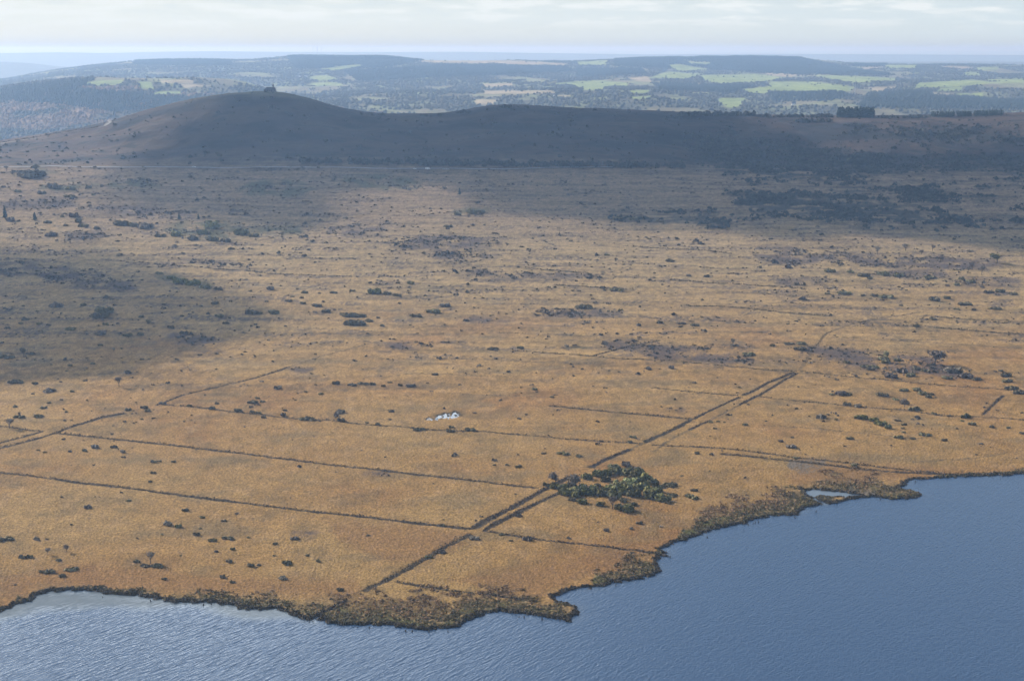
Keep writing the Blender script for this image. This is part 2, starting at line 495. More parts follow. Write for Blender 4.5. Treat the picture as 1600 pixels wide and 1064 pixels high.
for lab, kind, w, pts in LINES:
    P = hits(pts)
    LINE_W.append(P)
    p = np.array(P)
    j0, j1 = np.searchsorted(YS, [p[:, 1].min() - 12, p[:, 1].max() + 12])
    sub = (slice(j0, j1), slice(None))
    m = (XX[sub] > p[:, 0].min() - 10) & (XX[sub] < p[:, 0].max() + 10)
    x_, y_ = XX[sub][m].astype(float), YY[sub][m].astype(float)
    dd = seg_dist(P, x_ + noise(x_ / 6, y_ / 6, 41) * 1.0, y_ + noise(x_ / 6, y_ / 6, 42) * 1.3) / w
    tgt = bank_d if kind == 'bank' else faint_d
    t = tgt[sub]
    t[m] = np.minimum(t[m], dd)
    tgt[sub] = t
SUBA = slice(None)


def pmask(polys, soft=4.0, wig=6.0, seed=51, sel=None):
    """0..1 mask of photo polygons on the land, ragged edges (all in photo px)"""
    out = np.zeros(XX.shape, np.float32)
    for k, q in enumerate(polys):
        q = np.array(q, float)
        pad = wig + soft + 2
        m = (PX > q[:, 0].min() - pad) & (PX < q[:, 0].max() + pad) & (PY > q[:, 1].min() - pad) & (PY < q[:, 1].max() + pad)
        if sel is not None:
            m &= sel
        if not m.any():
            continue
        x = PX[m].astype(float)
        y = PY[m].astype(float)
        n1 = fbm(x / 26 + k * 7, y / 9, seed, 3) * wig * 1.6
        n2 = fbm(x / 26 + k * 7, y / 9, seed + 5, 3) * wig * 0.45
        x += n1
        y += n2
        d = seg_dist([tuple(v) for v in q], x, y, True)
        d = np.where(inside([tuple(v) for v in q], x, y), d, -d)
        out[m] = np.maximum(out[m], sstep(-soft, soft, d))
    return out


def ell(cx, cy, rx, ry, n=14, tilt=0.0):
    return [(cx + rx * math.cos(t), cy + ry * math.sin(t) + tilt * rx * math.cos(t)) for t in np.linspace(0, 2 * math.pi, n, endpoint=False)]


moor_sel = YY < 2980
HEATHER = [ell(642, 540, 36, 6), ell(1010, 548, 60, 14, tilt=0.12), ell(1110, 555, 70, 12, tilt=0.1), ell(1330, 560, 90, 16, tilt=0.12), ell(1440, 572, 60, 14, tilt=.2),
           ell(1230, 400, 55, 14, tilt=0.1), ell(1380, 408, 110, 10, tilt=.08), ell(1480, 412, 90, 12), ell(1420, 428, 60, 7), ell(750, 430, 60, 7, tilt=.1), ell(690, 380, 90, 12),
           ell(560, 360, 50, 8), ell(140, 368, 42, 7), ell(120, 435, 70, 16, tilt=.15), ell(180, 445, 40, 8, tilt=.2), ell(30, 420, 40, 12), ell(300, 530, 40, 8, tilt=.1),
           ell(470, 578, 22, 4), ell(720, 400, 60, 5), ell(870, 430, 60, 5), ell(900, 490, 70, 8), ell(760, 500, 40, 5), ell(60, 318, 60, 8), ell(220, 330, 90, 8, tilt=.06),
           ell(330, 410, 60, 4, tilt=.1), ell(1250, 440, 40, 6), ell(1540, 440, 60, 6), ell(480, 835, 20, 7), ell(590, 740, 26, 5), ell(1060, 640, 16, 3)]
heather = pmask(HEATHER, 5, 8, 61, moor_sel)
REDDISH = [[(505, 815), (690, 822), (735, 835), (690, 872), (610, 880), (540, 850)], [(700, 905), (840, 880), (1000, 850), (1060, 830), (1180, 790), (1240, 770), (1240, 790), (1180, 800), (1060, 850), (1000, 880), (900, 910), (830, 935)],
           [(1240, 720), (1600, 735), (1600, 742), (1240, 760)], [(0, 900), (120, 880), (330, 900), (560, 905), (560, 935), (430, 930), (260, 925), (60, 918), (0, 950)]]
reddish = pmask(REDDISH, 12, 14, 66, moor_sel)
GORSE = [ell(330, 360, 75, 14, tilt=.02), ell(290, 440, 45, 7, tilt=.18), ell(900, 545, 20, 4), ell(600, 285, 60, 12, tilt=.08), ell(430, 295, 60, 14), ell(50, 270, 34, 8), ell(110, 292, 50, 8),
         ell(210, 288, 44, 8), ell(450, 360, 50, 7), ell(740, 330, 34, 5)]
gorse = pmask(GORSE, 5, 8, 71, moor_sel)
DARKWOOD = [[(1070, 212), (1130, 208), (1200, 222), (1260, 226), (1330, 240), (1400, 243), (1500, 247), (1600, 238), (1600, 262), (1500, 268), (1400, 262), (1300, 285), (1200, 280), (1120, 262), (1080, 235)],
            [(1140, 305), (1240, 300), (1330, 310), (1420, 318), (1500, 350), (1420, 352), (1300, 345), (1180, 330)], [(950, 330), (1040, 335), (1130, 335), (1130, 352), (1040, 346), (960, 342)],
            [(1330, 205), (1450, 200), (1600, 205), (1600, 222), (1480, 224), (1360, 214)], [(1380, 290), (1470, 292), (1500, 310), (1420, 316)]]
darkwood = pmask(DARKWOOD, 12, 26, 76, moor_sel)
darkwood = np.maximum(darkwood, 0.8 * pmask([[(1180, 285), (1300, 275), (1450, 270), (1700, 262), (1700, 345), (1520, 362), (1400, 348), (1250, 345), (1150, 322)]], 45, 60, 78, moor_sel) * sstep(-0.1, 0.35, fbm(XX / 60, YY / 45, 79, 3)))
# sedge belt: height above the shoreline in photo px
sx = np.array([p[0] for p in SHORE], float)
belt_x = [-100, 0, 60, 90, 150, 250, 330, 400, 440, 500, 560, 620, 680, 740, 800, 850, 880, 905, 950, 1000, 1030, 1045, 1060, 1100, 1150, 1200, 1250, 1300, 1340, 1400, 1430, 1450, 1600, 1800]
belt_h = [10, 9, 16, 6, 8, 13, 20, 27, 22, 34, 50, 58, 62, 50, 38, 28, 22, 26, 26, 42, 40, 12, 14, 36, 46, 42, 44, 46, 42, 26, 16, 7, 6, 6]
shore_lo = np.array([max(p[1] for p in SHORE if abs(p[0] - x) < 14 or p is min(SHORE, key=lambda q: abs(q[0] - x))) for x in np.arange(-100, 1801, 10)])
sedge = np.zeros(XX.shape, np.float32)
m = (YY < 860) & (SDF > -0.6)
lo = np.interp(PX[m], np.arange(-100, 1801, 10), shore_lo)
bh = np.interp(PX[m], belt_x, belt_h)
q = (lo - PY[m]) / bh + fbm(PX[m] / 40, PY[m] / 14, 81, 3) * 0.7
sedge[m] = 1 - sstep(0.45, 1.15, q)

# ------------------------------------------------------------------ colour of the moor
ns = YY < 2980
x_, y_ = XX[ns].astype(float), YY[ns].astype(float)
n_big = fbm(x_ / 120, y_ / 120, 101, 3)
n_mid = fbm(x_ / 26, y_ / 34, 105, 3)
n_str = fbm(x_ / 90 + n_big, y_ / 16, 109, 3)
n_fine = fbm(x_ / 1.8, y_ / 2.3, 113, 2)
n_tuss = fbm(x_ / 1.1, y_ / 1.3, 117, 2)
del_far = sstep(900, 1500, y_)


def mixc(c, f, k):
    return c + (np.array(k, np.float32) - c) * np.clip(f, 0, 1)[:, None]


GOLD = (0.43, 0.24, 0.076)
c = np.tile(np.array(GOLD, np.float32), (len(x_), 1))
c = mixc(c, sstep(-0.1, 0.5, n_big) * 0.7, (0.455, 0.275, 0.095))
c = mixc(c, sstep(0.05, 0.6, -n_big + 0.4 * n_mid) * 0.75, (0.345, 0.165, 0.050))
c = mixc(c, sstep(0.05, 0.45, n_mid) * 0.55, (0.275, 0.175, 0.068))
c = mixc(c, sstep(0.1, 0.5, fbm(x_ / 11, y_ / 15, 127, 2)) * 0.45, (0.475, 0.285, 0.12))
c = mixc(c, sstep(0.15, 0.5, fbm(x_ / 55, y_ / 30, 129, 3)) * 0.5, (0.25, 0.17, 0.078))
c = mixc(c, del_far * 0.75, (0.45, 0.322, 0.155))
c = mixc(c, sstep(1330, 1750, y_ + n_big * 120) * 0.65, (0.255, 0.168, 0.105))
# thin rushy streaks over the middle and far moor
st = sstep(0.10, 0.36, n_str + 0.45 * n_mid) * sstep(820, 1150, y_)
grain = sstep(-0.35, 0.25, fbm(x_ / 3.4, y_ / 6.5, 123, 2))
c = mixc(c, st * grain * 0.85, (0.145, 0.102, 0.075))
st2 = sstep(0.04, 0.34, fbm(x_ / 34, y_ / 11, 121, 3) + 0.3 * n_big) * sstep(950, 1350, y_)
c = mixc(c, st2 * grain * 0.7, (0.19, 0.125, 0.08))
st_g = np.zeros(XX.shape, np.float32)
st_g[ns] = st * 0.7 + st2 * 0.5
c *= (1 + (0.36 * fbm(x_ / 5.0, y_ / 9.0, 171, 2) + 0.36 * fbm(x_ / 130, y_ / 20, 173, 3)) * sstep(700, 1000, y_) + 0.26 * fbm(x_ / 9, y_ / 11, 175, 3))[:, None]
# the hills: bracken and heather, with cloud shade painted into the middle face
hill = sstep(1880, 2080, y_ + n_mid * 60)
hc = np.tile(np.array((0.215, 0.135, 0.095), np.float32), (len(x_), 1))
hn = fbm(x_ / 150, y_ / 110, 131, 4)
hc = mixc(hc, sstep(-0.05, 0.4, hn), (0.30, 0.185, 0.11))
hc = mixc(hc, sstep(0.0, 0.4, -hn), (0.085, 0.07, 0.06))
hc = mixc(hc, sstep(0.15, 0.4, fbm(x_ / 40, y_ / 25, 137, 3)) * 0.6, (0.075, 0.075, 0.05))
c = c + (hc * (0.64 - 0.36 * sstep(-0.30, -0.22, AX[ns] + n_big * 0.03) * (1 - 0.6 * sstep(0.14, 0.22, AX[ns])))[:, None] * np.array((0.92, 1.0, 1.12), np.float32) - c) * hill[:, None]  # colour darkened on the middle face to deepen the cloud shade, cooled throughout
top = sstep(2330, 2440, y_) * sstep(-0.25, -0.13, AX[ns]) * (1 - sstep(-0.19, -0.12, AX[ns])) * sstep(-0.2, 0.25, hn + 0.2)
c = mixc(c, top * 0.8, (0.20, 0.20, 0.06))
c = mixc(c, heather[ns] * sstep(-0.45, 0.15, n_mid + n_fine * .5) * 0.85, (0.115, 0.082, 0.072))
c = mixc(c, reddish[ns] * 0.6, (0.33, 0.16, 0.055))
c = mixc(c, gorse[ns] * sstep(-0.35, 0.2, n_mid + n_fine * .4) * 0.8, (0.10, 0.105, 0.05))
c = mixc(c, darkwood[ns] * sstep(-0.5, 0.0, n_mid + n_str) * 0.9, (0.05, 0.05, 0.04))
sedge *= 1 - pmask([[(1294, 766), (1365, 768), (1350, 778), (1300, 781)]], 3, 4, 193, moor_sel)
sg = sedge[ns]
sc_ = np.tile(np.array((0.105, 0.085, 0.035), np.float32), (len(x_), 1))
sc_ = mixc(sc_, sstep(0.05, 0.4, n_fine + 0.6 * n_mid), (0.34, 0.22, 0.10))
sc_ = mixc(sc_, sstep(0.1, 0.4, -n_fine - 0.3 * n_mid), (0.05, 0.042, 0.022))
sc_ = mixc(sc_, sstep(0.2, 0.45, fbm(x_ / 14, y_ / 16, 141, 2)) * 0.6, (0.13, 0.14, 0.04))
inland = sstep(5.0, 22.0, SDF[ns] + 3.0 * n_mid)
sc_ = mixc(sc_, inland * 0.75, (0.225, 0.135, 0.055))
c = c + (sc_ - c) * (sg * 0.95)[:, None]
MUD = [[(1292, 765), (1330, 764), (1368, 768), (1372, 775), (1345, 779), (1310, 781), (1290, 776)], [(1232, 718), (1290, 718), (1285, 736), (1258, 741), (1232, 734)]]
mud = pmask(MUD, 3, 5, 191, moor_sel)[ns]
c = mixc(c, mud * sstep(-0.3, 0.2, n_fine + n_mid) * 0.85, (0.20, 0.165, 0.125))
sd_ = SDF[ns]
c = mixc(c, (1 - sstep(0.3, 2.2, sd_)) * 0.9, (0.038, 0.032, 0.02))
bd = bank_d[ns]
c = mixc(c, (1 - sstep(0.55, 1.15, bd + n_fine * 0.5 + n_mid * 0.7)) * 0.9, (0.06, 0.047, 0.034))
c = mixc(c, (1 - sstep(0.4, 1.3, faint_d[ns] + n_fine * 0.8)) * 0.6, (0.16, 0.11, 0.06))
pp = PONDD[ns]
c = mixc(c, (1 - sstep(0.1, np.where(y_ > pond_c[1], 5.0, 1.4), pp)) * 0.9 * sstep(-0.1, 0.2, noise(x_ / 4, y_ / 6, 143) + (y_ > pond_c[1]) * .5), (0.06, 0.05, 0.03))
# pale lines of worn ground beside the double bank
c *= (1 + 0.28 * n_fine * (1 - hill * .6) + 0.22 * n_tuss * (1 - del_far))[:, None]
c = np.clip(c * np.array((0.63, 0.655, 0.70), np.float32), 0.012, 0.8)

# small relief of tussocks and banks in the sheet itself
rel = np.zeros(XX.shape, np.float32)
fade = (1 - sstep(760, 1100, y_))
r = (fbm(x_ / 0.95, y_ / 1.25, 151, 2) * 0.34 * fade + fbm(x_ / 5.5, y_ / 6.5, 153, 2) * 0.17 * (1 - 0.6 * del_far)) * sstep(0.5, 5, sd_)
r += sg * sstep(0.2, 3, sd_) * np.abs(n_fine) * 0.5
r += hill * fbm(x_ / 18, y_ / 22, 157, 3) * 1.1
r -= (1 - sstep(0.2, 1.0, bd)) * 0.35
r *= sstep(1.0, 6.0, pp)
rel[ns] = r
Z = Z + rel

# ------------------------------------------------------------------ materials
def mat(name, build):
    m = bpy.data.materials.new(name)
    m.use_nodes = True
    build(m.node_tree.nodes, m.node_tree.links, m.node_tree.nodes['Principled BSDF'])
    return m


def nd(n, l, t, vec=None, **ins):
    k = n.new(t)
    for a, v in ins.items():
        k.inputs[a].default_value = v
    if vec is not None:
        l.new(vec, k.inputs['Vector'])
    return k


def ground_mat(name, scale1, scale2, bump, dist, var=0.35):
    def b(n, l, p):
        at = n.new('ShaderNodeAttribute')
        at.attribute_name = 'cover'
        g = n.new('ShaderNodeNewGeometry')
        n1 = nd(n, l, 'ShaderNodeTexNoise', g.outputs['Position'], Scale=scale1, Detail=4.0, Roughness=0.65)
        n2 = nd(n, l, 'ShaderNodeTexNoise', g.outputs['Position'], Scale=scale2, Detail=3.0, Roughness=0.6)
        mr = n.new('ShaderNodeMapRange')
        l.new(n1.outputs[0], mr.inputs[0])
        mr.inputs[1].default_value = 0.3
        mr.inputs[2].default_value = 0.7
        mr.inputs[3].default_value = 1 - var
        mr.inputs[4].default_value = 1 + var
        mx = n.new('ShaderNodeMix')
        mx.data_type = 'RGBA'
        mx.blend_type = 'MULTIPLY'
        mx.inputs[0].default_value = 1.0
        l.new(at.outputs['Color'], mx.inputs[6])
        l.new(mr.outputs[0], mx.inputs[7])
        l.new(mx.outputs[2], p.inputs['Base Color'])
        p.inputs['Roughness'].default_value = 1.0
        p.inputs['Specular IOR Level'].default_value = 0.1
        ad = n.new('ShaderNodeMath')
        ad.operation = 'ADD'
        l.new(n1.outputs[0], ad.inputs[0])
        l.new(n2.outputs[0], ad.inputs[1])
        bp = n.new('ShaderNodeBump')
        bp.inputs['Strength'].default_value = bump
        bp.inputs['Distance'].default_value = dist
        l.new(ad.outputs[0], bp.inputs['Height'])
        l.new(bp.outputs[0], p.inputs['Normal'])
    return mat(name, b)


M_MOOR = ground_mat('moor_grass', 0.95, 2.6, 1.0, 0.55, 0.5)
M_FAR = ground_mat('far_land', 0.02, 0.06, 0.6, 4.0, 0.25)


def leaf_mat(name, base, var=0.45, scale=1.2, rough=0.85, transl=0.0):
    def b(n, l, p):
        g = n.new('ShaderNodeNewGeometry')
        oi = n.new('ShaderNodeObjectInfo')
        nz = nd(n, l, 'ShaderNodeTexNoise', g.outputs['Position'], Scale=scale, Detail=2.0)
        mr = n.new('ShaderNodeMapRange')
        l.new(nz.outputs[0], mr.inputs[0])
        mr.inputs[1].default_value = 0.3
        mr.inputs[2].default_value = 0.7
        mr.inputs[3].default_value = 1 - var
        mr.inputs[4].default_value = 1 + var
        m2 = n.new('ShaderNodeMapRange')
        l.new(oi.outputs['Random'], m2.inputs[0])
        m2.inputs[3].default_value = 0.75
        m2.inputs[4].default_value = 1.3
        mu = n.new('ShaderNodeMath')
        mu.operation = 'MULTIPLY'
        l.new(mr.outputs[0], mu.inputs[0])
        l.new(m2.outputs[0], mu.inputs[1])
        hs = n.new('ShaderNodeHueSaturation')
        hs.inputs['Color'].default_value = (*base, 1)
        l.new(mu.outputs[0], hs.inputs['Value'])
        m3 = n.new('ShaderNodeMapRange')
        l.new(oi.outputs['Random'], m3.inputs[0])
        m3.inputs[3].default_value = 0.475
        m3.inputs[4].default_value = 0.51
        l.new(m3.outputs[0], hs.inputs['Hue'])
        l.new(hs.outputs[0], p.inputs['Base Color'])
        p.inputs['Roughness'].default_value = rough
        p.inputs['Specular IOR Level'].default_value = 0.2
    return mat(name, b)


M_SHRUB = leaf_mat('dark_shrub_leaves', (0.175, 0.148, 0.075))
M_SCRUB = leaf_mat('scrub_leaves', (0.095, 0.075, 0.052), scale=0.05)
M_GREY = leaf_mat('grey_twigs', (0.19, 0.155, 0.115))
M_GREEN = leaf_mat('willow_leaves', (0.152, 0.137, 0.045))
M_LIME = leaf_mat('yellow_green_leaves', (0.21, 0.20, 0.08))
M_BANK = leaf_mat('bank_heather', (0.085, 0.064, 0.040), scale=0.8)
M_RUSH = leaf_mat('rush_line', (0.16, 0.125, 0.07), scale=0.8)
M_CON = leaf_mat('conifer_needles', (0.028, 0.042, 0.028))
M_SEDGE = leaf_mat('sedge_blades', (0.125, 0.098, 0.042), var=0.6, scale=0.3)
M_TUSS = leaf_mat('brown_tussock', (0.24, 0.15, 0.07), var=0.6, scale=0.3)
M_WOOD = leaf_mat('wood_foliage', (0.065, 0.070, 0.042), scale=0.03, var=0.35)
M_RUST = leaf_mat('rusty_wood_foliage', (0.16, 0.10, 0.06), scale=0.03, var=0.35)
M_DWOOD = leaf_mat('scrub_wood_foliage', (0.05, 0.05, 0.035), scale=0.08)


def plain(name, col, rough=0.8, nscale=2.0, var=0.2, metal=0.0):
    def b(n, l, p):
        g = n.new('ShaderNodeTexCoord')
        nz = nd(n, l, 'ShaderNodeTexNoise', g.outputs['Object'], Scale=nscale, Detail=4.0)
        hs = n.new('ShaderNodeHueSaturation')
        hs.inputs['Color'].default_value = (*col, 1)
        mr = n.new('ShaderNodeMapRange')
        l.new(nz.outputs[0], mr.inputs[0])
        mr.inputs[1].default_value = 0.3
        mr.inputs[2].default_value = 0.7
        mr.inputs[3].default_value = 1 - var
        mr.inputs[4].default_value = 1 + var
        l.new(mr.outputs[0], hs.inputs['Value'])
        l.new(hs.outputs[0], p.inputs['Base Color'])
        p.inputs['Roughness'].default_value = rough
        p.inputs['Metallic'].default_value = metal
    return mat(name, b)


M_BARK = plain('bark', (0.10, 0.075, 0.055))
M_STONE = plain('granite', (0.11, 0.10, 0.095), nscale=1.0)
M_SLATE = plain('slate', (0.045, 0.05, 0.058), rough=0.6)
M_DARK = plain('dark_glass', (0.02, 0.022, 0.025), rough=0.2)
M_WHITE = plain('white_paint', (0.8, 0.8, 0.8), rough=0.35, var=0.03)
M_SILVER = plain('silver_paint', (0.5, 0.52, 0.54), rough=0.3, var=0.03)
M_TYRE = plain('tyre', (0.02, 0.02, 0.02))
M_STEEL = plain('steel', (0.35, 0.36, 0.38), rough=0.5)
M_ROAD = plain('asphalt', (0.25, 0.25, 0.25), nscale=0.3, var=0.1)
M_PATH = plain('pale_path', (0.17, 0.15, 0.13), nscale=0.3)
M_RENDER = plain('white_render', (0.78, 0.77, 0.74))
M_STUMP = plain('wet_stump', (0.03, 0.025, 0.02))


def water_mat(name, base, rough, wave, ior=1.33):
    def b(n, l, p):
        g = n.new('ShaderNodeNewGeometry')
        at = n.new('ShaderNodeAttribute')
        at.attribute_name = 'calm'
        p.inputs['Base Color'].default_value = (*base, 1)
        p.inputs['Roughness'].default_value = rough
        p.inputs['IOR'].default_value = ior
        if wave:
            def layer(ang, sx_, sy_, det, dist):
                mp = n.new('ShaderNodeMapping')
                mp.inputs['Rotation'].default_value = (0, 0, rad(ang))
                l.new(g.outputs['Position'], mp.inputs['Vector'])
                m2 = n.new('ShaderNodeMapping')
                m2.inputs['Scale'].default_value = (sx_, sy_, 1)
                l.new(mp.outputs[0], m2.inputs['Vector'])
                return nd(n, l, 'ShaderNodeTexNoise', m2.outputs[0], Scale=1.0, Detail=det, Distortion=dist, Roughness=0.5).outputs[0]
            w1 = layer(-50, 0.15, 0.66, 1.0, 0.6)
            w2 = layer(-32, 0.42, 1.8, 1.0, 0.3)
            w3 = layer(-70, 0.36, 1.2, 1.0, 0.3)
            s = None
            sw = n.new('ShaderNodeAttribute')
            sw.attribute_name = 'swell'
            for o, k in ((w1, None), (w2, 0.36), (w3, 0.38)):
                m = n.new('ShaderNodeMath')
                m.operation = 'MULTIPLY_ADD'
                l.new(o, m.inputs[0])
                if k is None:
                    l.new(sw.outputs['Fac'], m.inputs[1])
                else:
                    q = n.new('ShaderNodeMath')
                    q.operation = 'MULTIPLY_ADD'
                    l.new(sw.outputs['Fac'], q.inputs[0])
                    q.inputs[1].default_value = -0.22
                    q.inputs[2].default_value = k
                    l.new(q.outputs[0], m.inputs[1])
                if s is None:
                    m.inputs[2].default_value = 0
                else:
                    l.new(s, m.inputs[2])
                s = m.outputs[0]
            bp = n.new('ShaderNodeBump')
            bp.inputs['Distance'].default_value = wave
            inv = n.new('ShaderNodeMath')
            inv.operation = 'SUBTRACT'
            inv.inputs[0].default_value = 1.0
            l.new(at.outputs['Fac'], inv.inputs[1])
            l.new(inv.outputs[0], bp.inputs['Strength'])
            l.new(s, bp.inputs['Height'])
            l.new(bp.outputs[0], p.inputs['Normal'])
            mx = n.new('ShaderNodeMix')
            mx.data_type = 'RGBA'
            l.new(at.outputs['Fac'], mx.inputs[0])
            mx.inputs[6].default_value = (*base, 1)
            mx.inputs[7].default_value = (0.13, 0.15, 0.16, 1)  # calm shallows: pale sky reflection partly put into the water colour
            l.new(mx.outputs[2], p.inputs['Base Color'])
    return mat(name, b)


M_LAKE = water_mat('lake_water', (0.024, 0.056, 0.118), 0.15, 0.45, 1.5)
M_POND = water_mat('pond_water', (0.12, 0.13, 0.14), 0.03, 0, 1.6)


# ------------------------------------------------------------------ mesh helpers
def mesh_np(name, V, Fq, mats, idx=None, smooth=False):
    """V n x 3, Fq m x k faces of one size"""
    me = bpy.data.meshes.new(name)
    V = np.asarray(V, np.float32)
    Fq = np.asarray(Fq, np.int32)
    k = Fq.shape[1]
    me.vertices.add(len(V))
    me.vertices.foreach_set('co', V.ravel())
    me.loops.add(Fq.size)
    me.loops.foreach_set('vertex_index', Fq.ravel())
    me.polygons.add(len(Fq))
    me.polygons.foreach_set('loop_start', np.arange(0, Fq.size, k, dtype=np.int32))
    me.polygons.foreach_set('loop_total', np.full(len(Fq), k, np.int32))
    if smooth:
        me.polygons.foreach_set('use_smooth', np.ones(len(Fq), bool))
    for m in (mats if isinstance(mats, (list, tuple)) else [mats]):
        me.materials.append(m)
    if idx is not None:
        me.polygons.foreach_set('material_index', np.asarray(idx, np.int32))
    me.update(calc_edges=True)
    return me


def add(name, me, parent=None, loc=None):
    o = bpy.data.objects.new(name, me)
    COL.objects.link(o)
    if parent is not None:
        o.parent = parent
    if loc is not None:
        o.location = loc
    return o


def tag(o, label=None, cat=None, group=None, kind=None):
    for k, v in (('label', label), ('category', cat), ('group', group), ('kind', kind)):
        if v:
            o[k] = v
    return o


class MB:
    """a mesh gathered from boxes, prisms and tubes"""
    def __init__(s):
        s.v, s.f = [], []

    def poly(s, vs, fs):
        b = len(s.v)
        s.v += [tuple(v) for v in vs]
        s.f += [tuple(i + b for i in f) for f in fs]
        return s

    def box(s, c, d, taper=1.0):
        x, y, z = (k / 2 for k in d)
        vs = []
        for sz, t in ((-1, 1.0), (1, taper)):
            for ax, ay in ((-1, -1), (1, -1), (1, 1), (-1, 1)):
                vs.append((c[0] + ax * x * t, c[1] + ay * y * t, c[2] + sz * z))
        return s.poly(vs, [(3, 2, 1, 0), (4, 5, 6, 7), (0, 1, 5, 4), (1, 2, 6, 5), (2, 3, 7, 6), (3, 0, 4, 7)])

    def tube(s, p, q, r0, r1, n=6):
        p, q = Vector(p), Vector(q)
        d = (q - p).normalized()
        u = d.orthogonal().normalized()
        w = d.cross(u)
        vs = []
        for c, r in ((p, r0), (q, r1)):
            for k in range(n):
                t = 2 * math.pi * k / n
                vs.append(c + (u * math.cos(t) + w * math.sin(t)) * r)
        fs = [(k, (k + 1) % n, n + (k + 1) % n, n + k) for k in range(n)] + [tuple(range(n))[::-1], tuple(range(n, 2 * n))]
        return s.poly(vs, fs)

    def extrude(s, prof, y0, y1):
        """profile in x,z extruded along y"""
        n = len(prof)
        vs = [(x, y0, z) for x, z in prof] + [(x, y1, z) for x, z in prof]
        fs = [(k, (k + 1) % n, n + (k + 1) % n, n + k) for k in range(n)] + [tuple(range(n))[::-1], tuple(range(n, 2 * n))]
        return s.poly(vs, fs)

    def build(s, name, m, parent=None, loc=None):
        me = bpy.data.meshes.new(name)
        me.from_pydata(s.v, [], s.f)
        me.materials.append(m)
        me.update()
        return add(name, me, parent, loc)


def cards(C, N, size, jit=0.6, aspect=1.0, r=None):
    """quads at points C facing roughly N"""
    r = r or rng
    n = len(C)
    N = N + r.normal(0, jit, (n, 3))
    N /= np.linalg.norm(N, axis=1)[:, None] + 1e-9
    t = np.cross(N, r.normal(0, 1, (n, 3)))
    t /= np.linalg.norm(t, axis=1)[:, None] + 1e-9
    b = np.cross(N, t)
    s = (np.asarray(size) * r.uniform(0.6, 1.3, n))[:, None]
    t, b = t * s, b * s * aspect
    V = np.stack([C - t - b * 0.6, C + t * 0.8 - b, C + t + b * 0.7, C - t * 0.7 + b], 1).reshape(-1, 3)
    return V, np.arange(4 * n).reshape(-1, 4)


def sphere_pts(n, r=None):
    r = r or rng
    v = r.normal(0, 1, (n, 3))
    return v / np.linalg.norm(v, axis=1)[:, None]


def clump(lobes, per, size, jit=0.5, aspect=1.0):
    """leaf cards over a set of lobes [(cx,cy,cz,rx,ry,rz)], plus cards within"""
    Vs, Fs, b = [], [], 0
    for cx, cy, cz, rx, ry, rz in lobes:
        n = per
        d = sphere_pts(n)
        rr = rng.uniform(0.55, 1.05, n) ** 0.6
        C = np.stack([cx + d[:, 0] * rx * rr, cy + d[:, 1] * ry * rr, np.maximum(0.02, cz + d[:, 2] * rz * rr)], 1)
        V, f = cards(C, d, size, jit, aspect)
        Vs.append(V)
        Fs.append(f + b)
        b += len(V)
    return np.concatenate(Vs), np.concatenate(Fs)


# ------------------------------------------------------------------ ground sheets
def sheet(name, j0, j1, material, colours):
    ny, nx = j1 - j0, len(A)
    V = np.stack([XX[j0:j1], YY[j0:j1], Z[j0:j1]], -1).reshape(-1, 3)
    i = np.arange(ny * nx, dtype=np.int32).reshape(ny, nx)
    Fq = np.stack([i[:-1, :-1], i[:-1, 1:], i[1:, 1:], i[1:, :-1]], -1).reshape(-1, 4)
    me = mesh_np(name, V, Fq, material, smooth=True)
    ca = me.color_attributes.new('cover', 'FLOAT_COLOR', 'POINT')
    cc = np.ones((len(V), 4), np.float32)
    cc[:, :3] = colours
    ca.data.foreach_set('color', cc.ravel())
    return tag(add(name, me), kind='structure')


JM = int(np.searchsorted(YS, 2900))
ncol = int(ns.sum()) // len(A)
cgrid = c.reshape(ncol, len(A), 3)
sheet('moorland', 0, JM + 1, M_MOOR, cgrid[:JM + 1].reshape(-1, 3))

